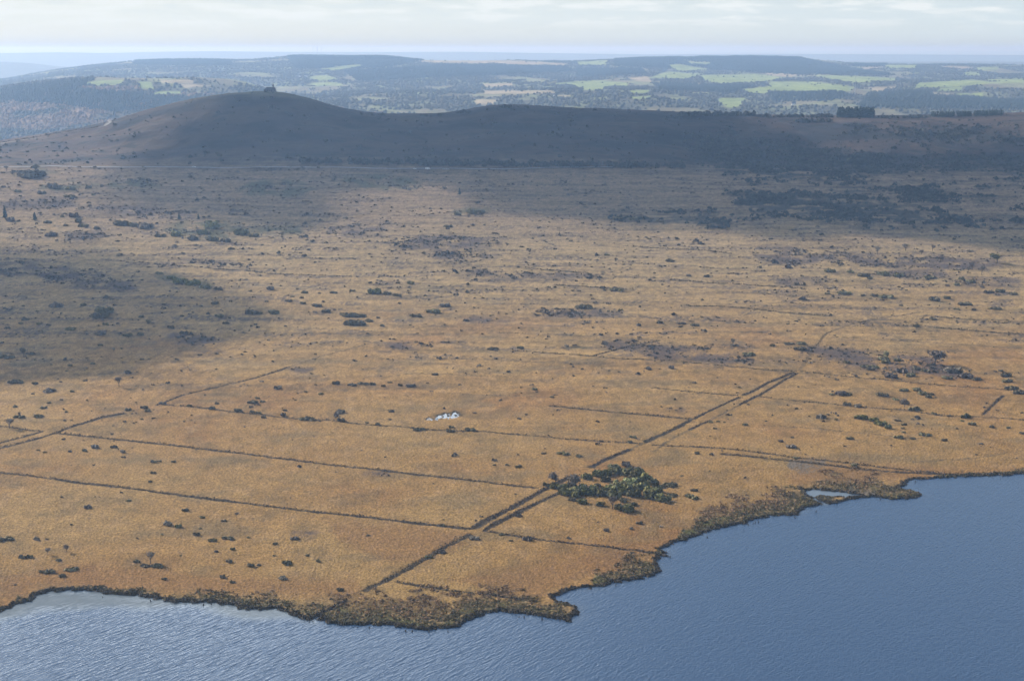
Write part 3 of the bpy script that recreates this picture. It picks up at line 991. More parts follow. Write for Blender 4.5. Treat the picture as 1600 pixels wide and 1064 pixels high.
# ------------------------------------------------------------------ far country: woods, fields
FIELDS = {
    'bright': [[(133, 130), (150, 126), (192, 125), (193, 131), (170, 134), (140, 133)], [(215, 128), (238, 128), (240, 140), (218, 138)], [(250, 143), (285, 143), (283, 147), (235, 148)],
               [(858, 131), (880, 129), (940, 126), (980, 130), (981, 137), (955, 134), (940, 141), (910, 141), (898, 134)], [(1122, 154), (1166, 153), (1158, 166), (1140, 169), (1125, 162)],
               [(1015, 122), (1045, 112), (1100, 116), (1070, 124)], [(1095, 118), (1180, 116), (1230, 122), (1190, 128), (1130, 131), (1100, 126)], [(1040, 102), (1060, 101), (1110, 109), (1060, 112)],
               [(1268, 117), (1400, 122), (1400, 128), (1330, 129), (1290, 123)], [(1205, 128), (1270, 128), (1335, 136), (1330, 142), (1240, 146), (1195, 140)], [(1435, 130), (1520, 125), (1560, 130), (1480, 137), (1430, 137)],
               [(1540, 125), (1600, 123), (1600, 130), (1560, 130)], [(1495, 147), (1515, 146), (1516, 151), (1496, 151)], [(1519, 146), (1537, 146), (1536, 152), (1519, 151)], [(1380, 102), (1432, 102), (1432, 107), (1390, 107)],
               [(1160, 140), (1200, 136), (1200, 146), (1170, 146)], [(985, 142), (1016, 141), (1010, 146), (985, 146)], [(985, 152), (1020, 150), (1018, 154), (988, 155)], [(1505, 114), (1530, 113), (1530, 118), (1508, 118)],
               [(1075, 97), (1110, 98), (1110, 102), (1078, 101)], [(480, 121), (510, 118), (530, 124), (500, 127)], [(485, 130), (530, 129), (535, 134), (490, 135)], [(500, 108), (560, 101), (570, 104), (520, 111)],
               [(1470, 138), (1505, 135), (1502, 142), (1465, 143)], [(900, 97), (950, 95), (945, 102), (905, 102)], [(1525, 106), (1560, 105), (1560, 109), (1527, 110)]],
    'pale': [[(750, 132), (800, 130), (802, 135), (760, 136)], [(752, 142), (860, 142), (870, 146), (760, 147)], [(250, 125), (300, 125), (300, 131), (250, 130)], [(640, 94), (740, 92), (800, 95), (888, 100), (880, 104), (780, 100), (660, 98)],
             [(1180, 112), (1320, 118), (1210, 120)], [(1345, 103), (1390, 105), (1350, 109)], [(1350, 138), (1400, 135), (1400, 138), (1370, 143)], [(1450, 145), (1490, 146), (1488, 151), (1455, 152)], [(1470, 104), (1530, 106), (1500, 109)], [(280, 131), (330, 134), (290, 138)],
             [(740, 156), (780, 156), (770, 163), (745, 164)], [(870, 150), (890, 149), (885, 153)], [(720, 106), (760, 105), (760, 109), (725, 110)], [(980, 122), (1010, 120), (1020, 128), (1000, 128)]],
}
far = YY > 2880
fj = int(np.searchsorted(YS, 2880))
f_bright = pmask(FIELDS['bright'], 1.2, 1.6, 201, far)[fj:]
f_pale = pmask(FIELDS['pale'], 1.6, 2.5, 211, far)[fj:]
xf, yf = XX[fj:].astype(float), YY[fj:].astype(float)
nb = fbm(xf / 420, yf / 600, 221, 3)
nm = fbm(xf / 120, yf / 200, 225, 3)
cf = np.zeros(xf.shape + (3,), np.float32)
cf[:] = (0.075, 0.072, 0.045)


def mixg(cg, f, k):
    return cg + (np.array(k, np.float32) - cg) * np.clip(f, 0, 1)[..., None]


LWOOD = [(-400, 100), (0, 138), (130, 127), (200, 133), (300, 146), (420, 150), (470, 160), (600, 178), (600, 215), (0, 260), (-400, 300)]
lwood = pmask([LWOOD], 3, 5, 241, far)[fj:] * (1 - np.clip(2 * f_bright, 0, 1))
open_land = sstep(0.10, 0.30, nb) * (1 - lwood)
cf = mixg(cf, open_land, (0.15, 0.13, 0.075))
cf = mixg(cf, sstep(0.05, 0.35, nm) * 0.7, (0.15, 0.16, 0.075))
cf = mixg(cf, sstep(0.22, 0.3, fbm(xf / 160, yf / 260, 231, 1) + nb * .3) * (yf > 4200) * 0.45, (0.20, 0.23, 0.09))
cf = mixg(cf, lwood, (0.09, 0.075, 0.05))
cf = mixg(cf, lwood * sstep(0.0, 0.3, fbm(xf / 200, yf / 160, 245, 3)) * (yf < 4600), (0.22, 0.14, 0.085))
cf = mixg(cf, f_pale, (0.30, 0.245, 0.155))
cf = mixg(cf, f_bright * 0.9, (0.215, 0.265, 0.085))
cf *= (1 + 0.35 * fbm(xf / 45, yf / 80, 247, 2))[..., None]
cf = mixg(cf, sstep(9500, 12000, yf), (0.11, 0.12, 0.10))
cf[0:1] = cf[0:1]
j_off = JM - fj
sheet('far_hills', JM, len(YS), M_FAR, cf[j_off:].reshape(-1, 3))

# ------------------------------------------------------------------ water
gx = np.concatenate([np.linspace(-1600, -420, 20), np.linspace(-400, 400, 201), np.linspace(420, 1600, 20)])
gy = np.concatenate([np.linspace(-400, 380, 12), np.linspace(400, 860, 185)])
LX, LY = np.meshgrid(gx, gy)
lpx, lpy = project(LX, np.maximum(LY, 60), 0 * LX)
CALM = [(-80, 985), (0, 968), (60, 955), (150, 949), (300, 950), (360, 961), (440, 968), (500, 975), (470, 950), (380, 930), (0, 915), (-80, 940)]
cm = np.zeros(LX.shape)
d = seg_dist(CALM, lpx, lpy, True)
wq = noise(LX / 20, LY / 12, 255) * 12
cm = sstep(-9, 9, np.where(inside(CALM, lpx, lpy), d, -d) + wq) * 0.85
sh = seg_dist(shore_w, LX, LY)
dp = seg_dist(pool_w, LX, LY, True)
cm = np.maximum(cm, 0.8 * sstep(-2, 1, np.where(inside(pool_w, LX, LY), dp, -dp)))
cm = np.maximum(cm, 0.22 * (1 - sstep(1.0, 7, sh)) * (0.5 + noise(LX / 14, LY / 14, 251)))
V = np.stack([LX, LY, 0 * LX], -1).reshape(-1, 3)
i = np.arange(LX.size).reshape(LX.shape)
me = mesh_np('lake', V, np.stack([i[:-1, :-1], i[:-1, 1:], i[1:, 1:], i[1:, :-1]], -1).reshape(-1, 4), M_LAKE, smooth=True)
a_ = me.attributes.new('calm', 'FLOAT', 'POINT')
a_.data.foreach_set('value', cm.ravel().astype(np.float32))
a_ = me.attributes.new('swell', 'FLOAT', 'POINT')
a_.data.foreach_set('value', (0.30 + 0.62 * (1 - sstep(-120, 90, LX + 0.3 * noise(LX / 60, LY / 60, 253) * 90))).ravel().astype(np.float32))
tag(add('lake', me), kind='structure')
pc = np.array(pw)
pv = np.concatenate([pc * 1.0, ]) 
ctr = pc.mean(0)
pv = ctr + (pc - ctr) * 1.12
me = bpy.data.meshes.new('pond')
me.from_pydata([(x, y, POND_Z) for x, y in pv], [], [tuple(range(len(pv)))])
me.materials.append(M_POND)
tag(add('pond', me), kind='structure')


def strip(name, P, w, m, lift, step=4.0):
    """road or path draped over the land"""
    P = np.array(P)
    seg = np.hypot(*np.diff(P, axis=0).T)
    s = np.concatenate([[0], np.cumsum(seg)])
    t = np.arange(0, s[-1], step)
    x, y = np.interp(t, s, P[:, 0]), np.interp(t, s, P[:, 1])
    tx, ty = np.gradient(x), np.gradient(y)
    L = np.hypot(tx, ty)
    nx_, ny_ = -ty / L, tx / L
    rows = []
    for k in (-1, -0.33, 0.33, 1):
        xx, yy = x + nx_ * w / 2 * k, y + ny_ * w / 2 * k
        rows.append(np.stack([xx, yy, ground_z(xx, yy) + lift], 1))
    zc = np.max([r_[:, 2] for r_ in rows], axis=0)
    for r_ in rows:
        r_[:, 2] = zc
    V = np.concatenate(rows)
    n = len(x)
    fs = [(k * n + i_, k * n + i_ + 1, (k + 1) * n + i_ + 1, (k + 1) * n + i_) for k in range(3) for i_ in range(n - 1)]
    return tag(add(name, mesh_np(name, V, fs, m, smooth=True)), kind='structure')


ROAD_PTS = [(-300, 262), (-100, 262), (0, 262), (200, 262), (400, 262.3), (560, 263), (700, 264.3), (800, 265), (960, 262)]
road_w = hits(ROAD_PTS)
strip('road', road_w, 8.0, M_ROAD, 0.4)
strip('path', hits([(-60, 233.5), (0, 225), (60, 216.5), (110, 208), (150, 201.5), (165, 197), (172, 192), (182, 186), (200, 182)]), 6.0, M_PATH, 0.4)

# ------------------------------------------------------------------ plants
def shrub_mesh(name, seed, m, flat=0.55, lobes=7, per=34, size=0.14, spread=0.68):
    r = np.random.default_rng(seed)
    L = []
    for k in range(lobes):
        a = r.uniform(0, 6.28)
        q = spread * math.sqrt(r.uniform(0, 1))
        s = r.uniform(0.22, 0.46)
        L.append((q * math.cos(a), q * math.sin(a) * 0.75, flat * r.uniform(0.25, 0.55), s, s * 0.9, flat * r.uniform(0.35, 0.6)))
    V, f = clump(L, per, size)
    V2, f2 = clump([(x, y, z, a * 0.6, b * 0.6, c_ * 0.6) for x, y, z, a, b, c_ in L], 12, size * 1.2)
    return mesh_np(name, np.concatenate([V, V2]), np.concatenate([f, f2 + len(V)]), m)


KINDM = {}
for key, m_, fl, lb in (('d', M_SHRUB, 0.62, 7), ('g', M_GREY, 0.65, 6), ('w', M_GREEN, 0.85, 8), ('l', M_LIME, 0.85, 8), ('h', M_SHRUB, 0.40, 9)):
    KINDM[key] = [shrub_mesh('shrub', 300 + ord(key) * 10 + k, m_, fl, lb, spread=0.75 if key == 'h' else 0.62) for k in range(5)]

# where each shrub of the photograph stands: photo px of its foot, its width in px, its look
SH = """157,540,10;190,545,6;190,560,5;222,562,7;276,562,8;312,555,8;383,550,8;338,577,6;55,563,7;80,570,6;110,572,11;145,569,10;10,559,26,h;200,582,13,g;24,598,26,h;55,600,14;78,612,22,g;51,616,8
113,612,10;96,625,6;77,630,8;136,626,7;23,636,12;68,638,13;103,644,8;60,651,16,h;30,652,18,h;200,641,12;225,638,16;231,643,11;222,655,8;254,632,15,g;295,635,12;338,631,12;330,639,14;372,642,18;395,630,20;393,644,14
150,700,20,g;178,699,15,h;132,705,13;60,704,8;70,707,8;110,706,10,g;193,707,15,g;193,715,9;240,722,14;249,721,9;271,722,10;239,739,10;235,753,10;201,783,10;138,793,16,g;290,798,16
402,623,11;410,628,10;404,646,10;445,642,10;440,649,14,g;412,653,12;478,613,8;501,616,12;525,600,16;550,602,18,h;567,600,18,h;582,601,14;600,604,12;609,598,8;625,603,12;642,604,18,g;532,645,22,g;524,650,16,g;493,554,6;492,562,5;680,586,13
573,661,9;590,663,10;533,658,16;480,656,28,h;735,673,20;703,674,20;705,668,12;655,672,22,h;772,719,11;773,727,9;792,727,11;770,546,20,h;813,545,14
868,748,20,g;853,758,14;925,764,18,g;1048,759,28,h;1035,761,16;1050,774,20,h;1075,775,18;1082,778,22,h;1085,767,14;910,786,22,w;938,790,20,w;975,797,36,w;990,789,18,w;989,684,14;985,691,14;1008,690,11;1090,709,14;880,709,20,h;903,713,18;849,709,10;810,730,15;1050,576,16,g;1015,577,14,g
1128,567,9;1170,555,24,h;1155,606,8;1110,660,12;1122,659,8;1132,660,6;1117,670,8;1165,664,14;835,609,13;863,621,11;1065,744,8
1208,541,14;1232,538,20,h;1254,538,24;1250,547,26;1321,567,18;1365,575,20;1352,574,20;1385,567,24;1380,561,18;1403,564,20;1410,581,28,g;1392,590,26,g;1424,588,22;1360,578,16;1490,582,30,g;1506,590,30,g;1480,592,20;1525,593,20,h;1430,577,20;1445,580,18
1564,580,10;1570,588,24;1573,597,22;1580,607,24,h;1592,615,26;1310,617,26,g;1326,617,16;1299,617,10;1378,618,24;1398,625,16;1413,611,18;1434,610,22;1441,616,16;1455,617,12;1450,621,14;1430,640,26;1413,631,16,g;1340,636,20,g;1323,632,14;1458,647,14;1483,651,10;1508,653,18,w;1502,658,10;1519,664,16;1551,668,14;1575,669,10;1597,678,11
1307,656,10;1345,654,24,w;1365,658,18,w;1376,664,22,w;1388,669,16,w;1293,648,9;1265,651,7;1245,639,8;1403,658,12;1412,664,12;1411,670,8;1412,676,8;1405,684,20;1427,686,14;1445,680,20,h;1475,688,12;1328,686,14;1238,684,8;1218,690,12,g;1236,699,22,g;1243,716,10;1334,728,14
10,844,24;57,843,14,g;73,842,7;35,871,16;46,870,13;92,876,15;65,894,12;77,894,22;99,900,18;113,890,22,h;213,878,14;224,885,22,h;245,885,24,h;262,820,22,g;278,824,15,l;253,835,8;307,836,15;313,826,7;316,809,11;350,814,10;332,845,18;356,842,22;363,858,11;337,862,11,g;282,868,8;257,905,11;358,878,14;392,885,16;362,910,13;349,902,14,g;24,914,6,g;388,840,9
404,883,10;430,850,10;428,868,8;449,881,24;481,868,10;497,877,13;445,904,20,g;460,842,18,g;532,922,18;575,837,10;688,864,20,g;670,872,16;741,842,20,g;692,822,12;783,836,13;798,845,10
946,829,14,g;888,841,10;985,826,10,g;1000,818,14;825,843,22,g
50,276,46,h;85,294,28,g;112,296,24;137,294,16;109,308,24,h;26,300,17;65,303,14;145,305,10;18,346,24,g;74,349,18;98,339,10;117,339,22,g;122,348,14,l;130,354,20;150,358,16;189,352,30;208,354,24;228,356,30,g;80,369,24,g;103,353,10
250,370,20;276,369,24,l;300,374,28;330,357,34,l;331,376,28;352,378,22;376,367,28,l;397,370,20;361,390,14;315,366,22,l;247,428,18;266,436,20,w;281,442,26,w;301,445,28,w;322,450,24;341,453,18
88,480,26,g;131,478,13;163,489,38;155,495,30;222,496,14;232,503,12;58,487,6;40,500,14;60,507,10;33,506,10;110,515,20,h;165,508,12;157,523,22,g;200,525,20;219,524,15;267,513,15;287,521,15;335,475,14;342,495,20;353,506,12;393,490,24
424,453,21,g;475,458,14;457,464,8;471,466,9;521,458,17;550,455,11;506,472,9,g;585,459,26,w;605,460,16;620,462,18;642,444,16;622,443,9;473,475,14;495,479,20;510,488,20;403,490,17;428,490,24;545,494,30,h;565,495,24;553,507,40,h;575,502,20;677,489,26;650,495,22;695,479,20,g;737,334,26;752,332,20;715,336,16;700,355,18;481,391,10,g;597,510,12;590,497,10
948,399,12;1015,374,8;965,344,18;990,344,20;1030,347,18;1045,409,16;1077,432,12,g;1105,433,14;1064,506,18,g;1085,509,18;1030,505,14;912,481,28,h;970,485,10;921,430,12;963,454,28,h
1350,432,24;1381,430,26;1402,432,24;1360,436,14;1296,425,20;1328,426,16;1480,447,9,g;1494,446,14;1503,437,14;1516,441,17;1452,435,22,h;1349,462,10;1366,463,14;1385,465,24,h;1319,459,24,h;1293,460,10;1460,470,24;1480,467,14;1508,477,22;1495,484,11;1522,485,11;1556,483,20,h;1545,458,16;1563,457,20;1584,460,20;1456,499,18;1432,511,16"""
SHR = []
for t in SH.replace('\n', ';').split(';'):
    p = t.split(',')
    SHR.append([float(p[0]), float(p[1]), float(p[2]), p[3] if len(p) > 3 else 'd'])

MARKS = [(692, 648, "the white moor pond"), (235, 872, "the lone bare tree by the left shore"), (955, 755, "the big green thicket"), (1460, 562, "the wide bare tree on the right moor"),
         (186, 600, "the lone bare tree on the left moor"), (15, 664, "the bare tree at the left edge"), (745, 828, "the double bank crossing"), (90, 677, "the fork of the left banks"),
         (1000, 693, "the upper bank crossing"), (1245, 582, "the far end of the double bank"), (642, 540, "the dark oval heather patch"), (1275, 770, "the shallow shore pool"),
         (1552, 633, "the slanting right bank"), (1145, 538, "the small bare tree in mid moor"), (54, 343, "the two near conifers"), (1430, 772, "the curved spit in the lake"),
         (104, 862, "the pair of small shore trees"), (295, 341, "the two tiny far conifers"), (1527, 424, "the two bare trees on the far right moor"), (1415, 390, "the far bare trees"),
         (10, 262, "the left end of the pale road"), (735, 826, "the end of the lowest bank"), (37, 556, "the dark tree on the shaded moor"), (1560, 408, "the yellow-green far tree"), (840, 762, "the meeting of banks at the thicket"),
         (1080, 655, "the side bank corner"), (562, 433, "the thin line on the far left moor"), (1005, 452, "the end of the scrub row"), (908, 426, "the broken heather row"), (452, 573, "the end of the thin oblique bank"), (193, 646, "the end of the oblique bank")]
ORD = ['nearest', 'second nearest', 'third nearest', 'fourth nearest', 'fifth nearest', 'sixth nearest', 'seventh nearest', 'eighth nearest', 'ninth nearest', 'tenth nearest', 'eleventh nearest', 'twelfth nearest', 'thirteenth nearest', 'fourteenth nearest', 'fifteenth nearest', 'sixteenth nearest',
       'seventeenth nearest', 'eighteenth nearest', 'nineteenth nearest', 'twentieth nearest']
LOOK = {'d': 'dark', 'g': 'grey', 'w': 'green', 'l': 'yellowish', 'h': 'low dark'}
near = {}
for s in SHR:
    k = min(range(len(MARKS)), key=lambda m: (MARKS[m][0] - s[0]) ** 2 + 5 * (MARKS[m][1] - s[1]) ** 2)
    dx, dy = s[0] - MARKS[k][0], s[1] - MARKS[k][1]
    side_ = ('right of' if dx > 0 else 'left of') if abs(dx) > 2.2 * abs(dy) else ('in front of' if dy > 0 else 'beyond')
    near.setdefault((k, side_, s[3]), []).append((math.hypot(dx, 2.2 * dy), s))
for (k, side_, kind), L in near.items():
    L.sort(key=lambda q: q[0])
    for r_, (_, s) in enumerate(L):
        s.append((f"{ORD[r_]} " if len(L) > 1 else "") + f"{LOOK[kind]} shrub {side_} {MARKS[k][2]}")
SHR_SHOWN = SHR
for i_, s in enumerate(SHR_SHOWN):
    x, y = hit(s[0], s[1])
    dist = math.sqrt(x * x + y * y + H * H)
    w = s[2] * dist / F
    o = add('shrub', random.choice(KINDM[s[3]]), loc=(x, y, float(ground_z(x, y)[0]) - 0.1))
    sc = w * 0.47
    o.scale = (sc * random.uniform(0.9, 1.1), sc * random.uniform(0.8, 1.1), sc * random.uniform(0.85, 1.15) * (0.8 if s[2] > 16 else 1.0))
    o.rotation_euler = (0, 0, random.uniform(-0.5, 0.5) + random.choice((0, math.pi)))
    tag(o, s[4], 'shrub', 'shrubs scattered over the moor')

# the green thicket beside the double bank: every bush its own
THICK = """868,762,16,w;885,772,22,w;905,770,24,w;925,772,22,w;942,773,22,w;880,764,16,w;900,775,20,w;918,748,16,w;932,744,18,w;948,742,18,w;962,738,22,l;978,741,22,l;990,748,22,w;1005,752,22,w;1018,758,20,w
985,758,24,l;1002,764,24,w;965,760,18,l;958,768,22,l;975,772,24,w;992,774,24,w;1012,776,26,w;1028,780,22,w;1018,771,22,w;1026,768,18,w;945,752,16,w;1000,742,18,w;960,777,20,w;980,728,16,g;995,734,16,g;1040,783,16,w;890,758,14,d;912,762,16,d;935,760,14,d;950,764,16,d;1030,776,14,d;1045,786,12,d;895,782,14,d;972,783,14,d"""
for i_, t in enumerate(THICK.replace('\n', ';').split(';')):
    p = t.split(',')
    px, py, w = float(p[0]), float(p[1]), float(p[2])
    x, y = hit(px, py)
    s = w * math.sqrt(x * x + y * y + H * H) / F * 0.68
    o = add('willow_bush', random.choice(KINDM[p[3]]), loc=(x, y, float(ground_z(x, y)[0]) - 0.1))
    o.scale = (s, s * 0.95, s * random.uniform(0.85, 1.1))
    o.rotation_euler = (0, 0, random.uniform(0, 6.28))
    near_e = [("the upper bank line", abs(py - 745) + 0.4 * abs(px - 915)), ("its front edge", abs(py - 778)), ("its right end", abs(px - 1035)), ("its left end", abs(px - 868)), ("its middle clearing", abs(px - 950) + 2 * abs(py - 756))]
    THICK_L = globals().setdefault('THICK_L', [])
    THICK_L.append((o, p[3], min(near_e, key=lambda e: e[1])))
cnt = {}
for o, k, e in sorted(THICK_L, key=lambda q: q[2][1]):
    n_ = cnt.setdefault((k, e[0]), [0])
    word = {'d': 'low brownish', 'w': 'dark green', 'l': 'yellow-green', 'g': 'grey twiggy'}[k]
    tag(o, f"{word} rounded bush of the green thicket, {ORD[n_[0]]} to {e[0]}", 'bush', 'bushes of the green thicket')
    n_[0] += 1

# ---- scrubby banks along the old field lines, each its own
for (lab, kind, w, pts), P in zip(LINES, LINE_W):
    P = np.array(P)
    w = w * 0.85
    seg = np.hypot(*np.diff(P, axis=0).T)
    s = np.concatenate([[0], np.cumsum(seg)])
    dmean = P[:, 1].mean()
    dens = (3.4 if kind == 'bank' else 1.3) * min(1.0, 750 / dmean)
    n = int(s[-1] * dens * max(w, 1.0))
    if n < 4:
        continue
    t = rng.uniform(0, s[-1], n)
    gap = noise(t / 17.0, t * 0 + w * 7, 301) + 0.6 * noise(t / 5.0, t * 0 + w * 3, 302)
    keep = gap > (-0.42 if kind == 'bank' else 0.0)
    t = t[keep]
    n = len(t)
    hgt = (0.55 + 1.3 * np.clip(noise(t / 11.0, t * 0 + 3.3, 303) + 0.2, 0, 1)) * (0.95 if kind == 'bank' else 0.6)
    wv = 0.55 + 1.1 * np.clip(noise(t / 13.0, t * 0 + 8.1, 306) + 0.35, 0, 1)
    x = np.interp(t, s, P[:, 0]) + rng.normal(0, 0.42 * w, n) * wv + noise(t / 25, t * 0 + 1, 304) * 1.0
    y = np.interp(t, s, P[:, 1]) + rng.normal(0, 0.50 * w, n) * wv + noise(t / 25, t * 0 + 2, 305) * 1.2
    z = ground_z(x, y) + rng.uniform(0.0, 1, n) * hgt * min(1.25, 0.5 + 0.4 * w)
    N = np.stack([rng.normal(0, 1, n), rng.normal(0, 1, n), np.abs(rng.normal(0.5, 0.6, n))], 1)
    size = (0.27 if kind == 'bank' else 0.26) * max(1.0, dmean / 900)
    V, f = cards(np.stack([x, y, z], 1), N, size, 0.4)
    o = add('scrub_hedge' if kind == 'bank' else 'rushy_line', mesh_np('scrub_bank', V, f, M_BANK if kind == 'bank' else M_RUSH))  # the faint lines are rows of low rushes, not hedges
    tag(o, lab, 'hedge bank' if kind == 'bank' else 'grass line', 'old field banks')

# ---- trees
def limb(mb, p, d, L, r, lev, tips, rr):
    q = p + d * L
    mb.tube(p, q, r, r * 0.62, 5 if lev < 2 else 4)
    if lev >= 3:
        tips.append(q)
        return
    for k in range(3 if lev else 4):
        a = rr.uniform(0, 6.28)
        sp = rr.uniform(0.35, 0.75)
        u = d.orthogonal().normalized()
        w = d.cross(u)
        e = (d + (u * math.cos(a) + w * math.sin(a)) * sp + Vector((0, 0, 0.12))).normalized()
        limb(mb, q, e, L * rr.uniform(0.62, 0.85), r * 0.58, lev + 1, tips, rr)
    if lev:
        tips.append(q)


def tree_meshes(seed, m, ncard, csize):
    rr = random.Random(seed)
    mb, tips = MB(), []
    limb(mb, Vector((0, 0, -0.05)), Vector((0.03, 0, 1)), 0.28, 0.035, 0, tips, rr)
    tr = bpy.data.meshes.new('trunk')
    tr.from_pydata(mb.v, [], mb.f)
    tr.materials.append(M_BARK)
    T = np.array([tuple(t) for t in tips])
    C = T[rng.integers(0, len(T), ncard)] + rng.normal(0, 0.06, (ncard, 3))
    ctr_, ext_ = T.mean(0), np.ptp(T, axis=0) * 0.5
    half = ncard // 2
    dd = sphere_pts(half) * rng.uniform(0.55, 1.0, (half, 1))
    C[:half] = ctr_ + dd * np.array((0.95, 0.95, 0.8)) * np.array((max(ext_[0], ext_[1]),) * 2 + (ext_[2],)) * rng.uniform(0.85, 1.05, (half, 1))
    N = C - C.mean(0)
    V, f = cards(C, N, csize, 0.7)
    cr = mesh_np('crown', V, f, m)
    zmax = max(V[:, 2].max(), 0.9)
    wid = np.ptp(V[:, 0])
    return tr, cr, zmax, wid


TM = {'bare': [tree_meshes(10 + k, M_GREY, 700, 0.021) for k in range(4)],
      'dark': [tree_meshes(20 + k, M_SHRUB, 420, 0.05) for k in range(2)],
      'lime': [tree_meshes(30, M_LIME, 420, 0.05)],
      'full': [tree_meshes(40, M_GREY, 900, 0.035)]}
TREES = [('bare', 235, 880, 15, 21, "lone bare tree with a round twiggy crown above dark shrubs by the left shore"),
         ('bare', 186, 604, 14, 17, "lone bare tree casting a long thin shadow on the left moor"),
         ('bare', 15, 669, 15, 17, "round bare tree standing behind a bank at the left edge"),
         ('bare', 104, 862, 14, 13, "small bare tree, right one of the pair by the left shore"),
         ('bare', 75, 866, 12, 11, "small bare tree, left one of the pair by the left shore"),
         ('full', 1461, 570, 31, 24, "wide many-stemmed bare tree above the dark scrub on the right moor"),
         ('bare', 1371, 397, 12, 13, "small bare tree with another close on its right, at the cloud shadow edge"),
         ('bare', 1415, 392, 13, 12, "round bare tree, middle one along the edge of the cloud shadow"),
         ('bare', 1457, 393, 9, 12, "thin upright bare tree, rightmost along the edge of the cloud shadow"),
         ('bare', 1336, 407, 12, 8, "low spreading bare tree left of the others at the cloud shadow edge"),
         ('bare', 1519, 422, 11, 14, "bare tree with a visible trunk, left of two on the far right moor"),
         ('bare', 1534, 430, 10, 17, "tall thin bare tree, right of two on the far right moor"),
         ('bare', 1145, 541, 10, 14, "small upright bare tree alone in the middle moor"),
         ('dark', 1383, 566, 15, 19, "dark upright tree rising from scrub on the right moor"),
         ('dark', 37, 558, 11, 16, "dark tree on the cloud-shaded moor at the left"),
         ('bare', 178, 551, 6, 9, "very small bare tree on the shaded left moor"),
         ('bare', 370, 808, 9, 9, "very small bare tree in the lowest left field"),
         ('bare', 1413, 636, 11, 15, "spindly bare tree between two shrub groups on the right"),
         ('bare', 957, 795, 17, 22, "pale bare tree standing in front of the green thicket"),
         ('full', 899, 768, 27, 30, "big rounded grey tree at the left end of the green thicket"),
         ('full', 868, 755, 20, 20, "grey twiggy tree just left of the thicket, beside the bank"),
         ('bare', 525, 656, 7, 8, "tiny bare tree on the rushy bank left of the pond"),
         ('bare', 30, 652, 7, 9, "tiny bare tree above a low shrub near the left edge"),
         ('lime', 1558, 411, 22, 15, "yellow-green leafy tree on the far right moor"),
         ('bare', 1440, 398, 8, 8, "faint small bare tree between two others at the cloud shadow edge"),
         ('bare', 1470, 409, 10, 10, "bare tree over dark heather on the far right moor"),
         ('bare', 10, 268, 10, 9, "small tree by the left end of the pale road"),
         ('dark', 56, 268, 14, 10, "round dark tree beside the pale road at the left")]
for kind, px, py, w, h, lab in TREES:
    tr, cr, zm, wd = random.choice(TM[kind])
    x, y = hit(px, py)
    m_ = math.sqrt(x * x + y * y + H * H) / F
    o = bpy.data.objects.new('bare_tree' if kind in ('bare', 'full') else 'leafy_tree', None)
    COL.objects.link(o)
    o.location = (x, y, float(ground_z(x, y)[0]) - 0.05)
    o.scale = (w * m_ / wd, w * m_ / wd, h * m_ * 1.03 / zm)
    o.rotation_euler = (0, 0, random.uniform(0, 6.28))
    tag(o, lab, 'tree', 'single trees on the moor')
    add('trunk', tr, o)
    add('crown', cr, o)


def conifer_mesh(seed, n=260):
    r = np.random.default_rng(seed)
    t = r.uniform(0, 1, n) ** 0.75
    z = 0.10 + 0.9 * (1 - t)
    rr = 0.30 * t * (0.65 + 0.35 * np.sin(t * 40)) * r.uniform(0.5, 1.05, n) + 0.01
    a = r.uniform(0, 6.28, n)
    C = np.stack([np.cos(a) * rr, np.sin(a) * rr, z], 1)
    N = np.stack([np.cos(a), np.sin(a), 0.6 + 0 * a], 1)
    V, f = cards(C, N, 0.055, 0.4, 1.0, r)
    mb = MB().tube((0, 0, -0.05), (0, 0, 0.9), 0.025, 0.006)
    tr = bpy.data.meshes.new('trunk')
    tr.from_pydata(mb.v, [], mb.f)
    tr.materials.append(M_BARK)
    return tr, mesh_np('crown', V, f, M_CON)


CM = [conifer_mesh(60 + k) for k in range(3)]
for px, py, w, h, lab in [(8, 342, 11, 17, "dark pointed conifer at the left edge, larger of the near two"), (54.5, 345, 10, 12, "dark rounder conifer, right of the larger one by the left edge"),
                          (280, 343, 6, 10, "tiny dark conifer, left of two at the foot of the hill shade"), (310, 343, 6, 8, "tiny dark conifer, right of two at the foot of the hill shade"),
                          (718, 305, 7, 11, "single dark conifer in scrub below the parked vehicles")]:
    x, y = hit(px, py)
    m_ = math.sqrt(x * x + y * y + H * H) / F
    o = bpy.data.objects.new('conifer_tree', None)
    COL.objects.link(o)
    o.location = (x, y, float(ground_z(x, y)[0]))
    o.scale = (w * m_ / 0.6, w * m_ / 0.6, h * m_)
    tag(o, lab, 'conifer', 'single conifers on the moor')
    tr, cr = random.choice(CM)
    add('trunk', tr, o)
    add('crown', cr, o)

# ---- masses nobody could count: small scrub, sedge, woods
def scatter_cards(P, r_, h_, per, m, name, size, label=None, cat=None):
    """P n x 2 ground points; a little heap of cards on each"""
    n = len(P)
    z = ground_z(P[:, 0], P[:, 1])
    k = np.repeat(np.arange(n), per)
    d = sphere_pts(len(k))
    rr, hh = r_[k], h_[k]
    C = np.stack([P[k, 0] + d[:, 0] * rr, P[k, 1] + d[:, 1] * rr, z[k] + hh * (0.15 + 0.85 * np.abs(d[:, 2]))], 1)
    d[:, 2] = np.abs(d[:, 2])
    V, f = cards(C, d, size * rr, 0.5)
    o = add(name, mesh_np(name, V, f, m))
    tag(o, label, cat, kind='stuff')
    return o


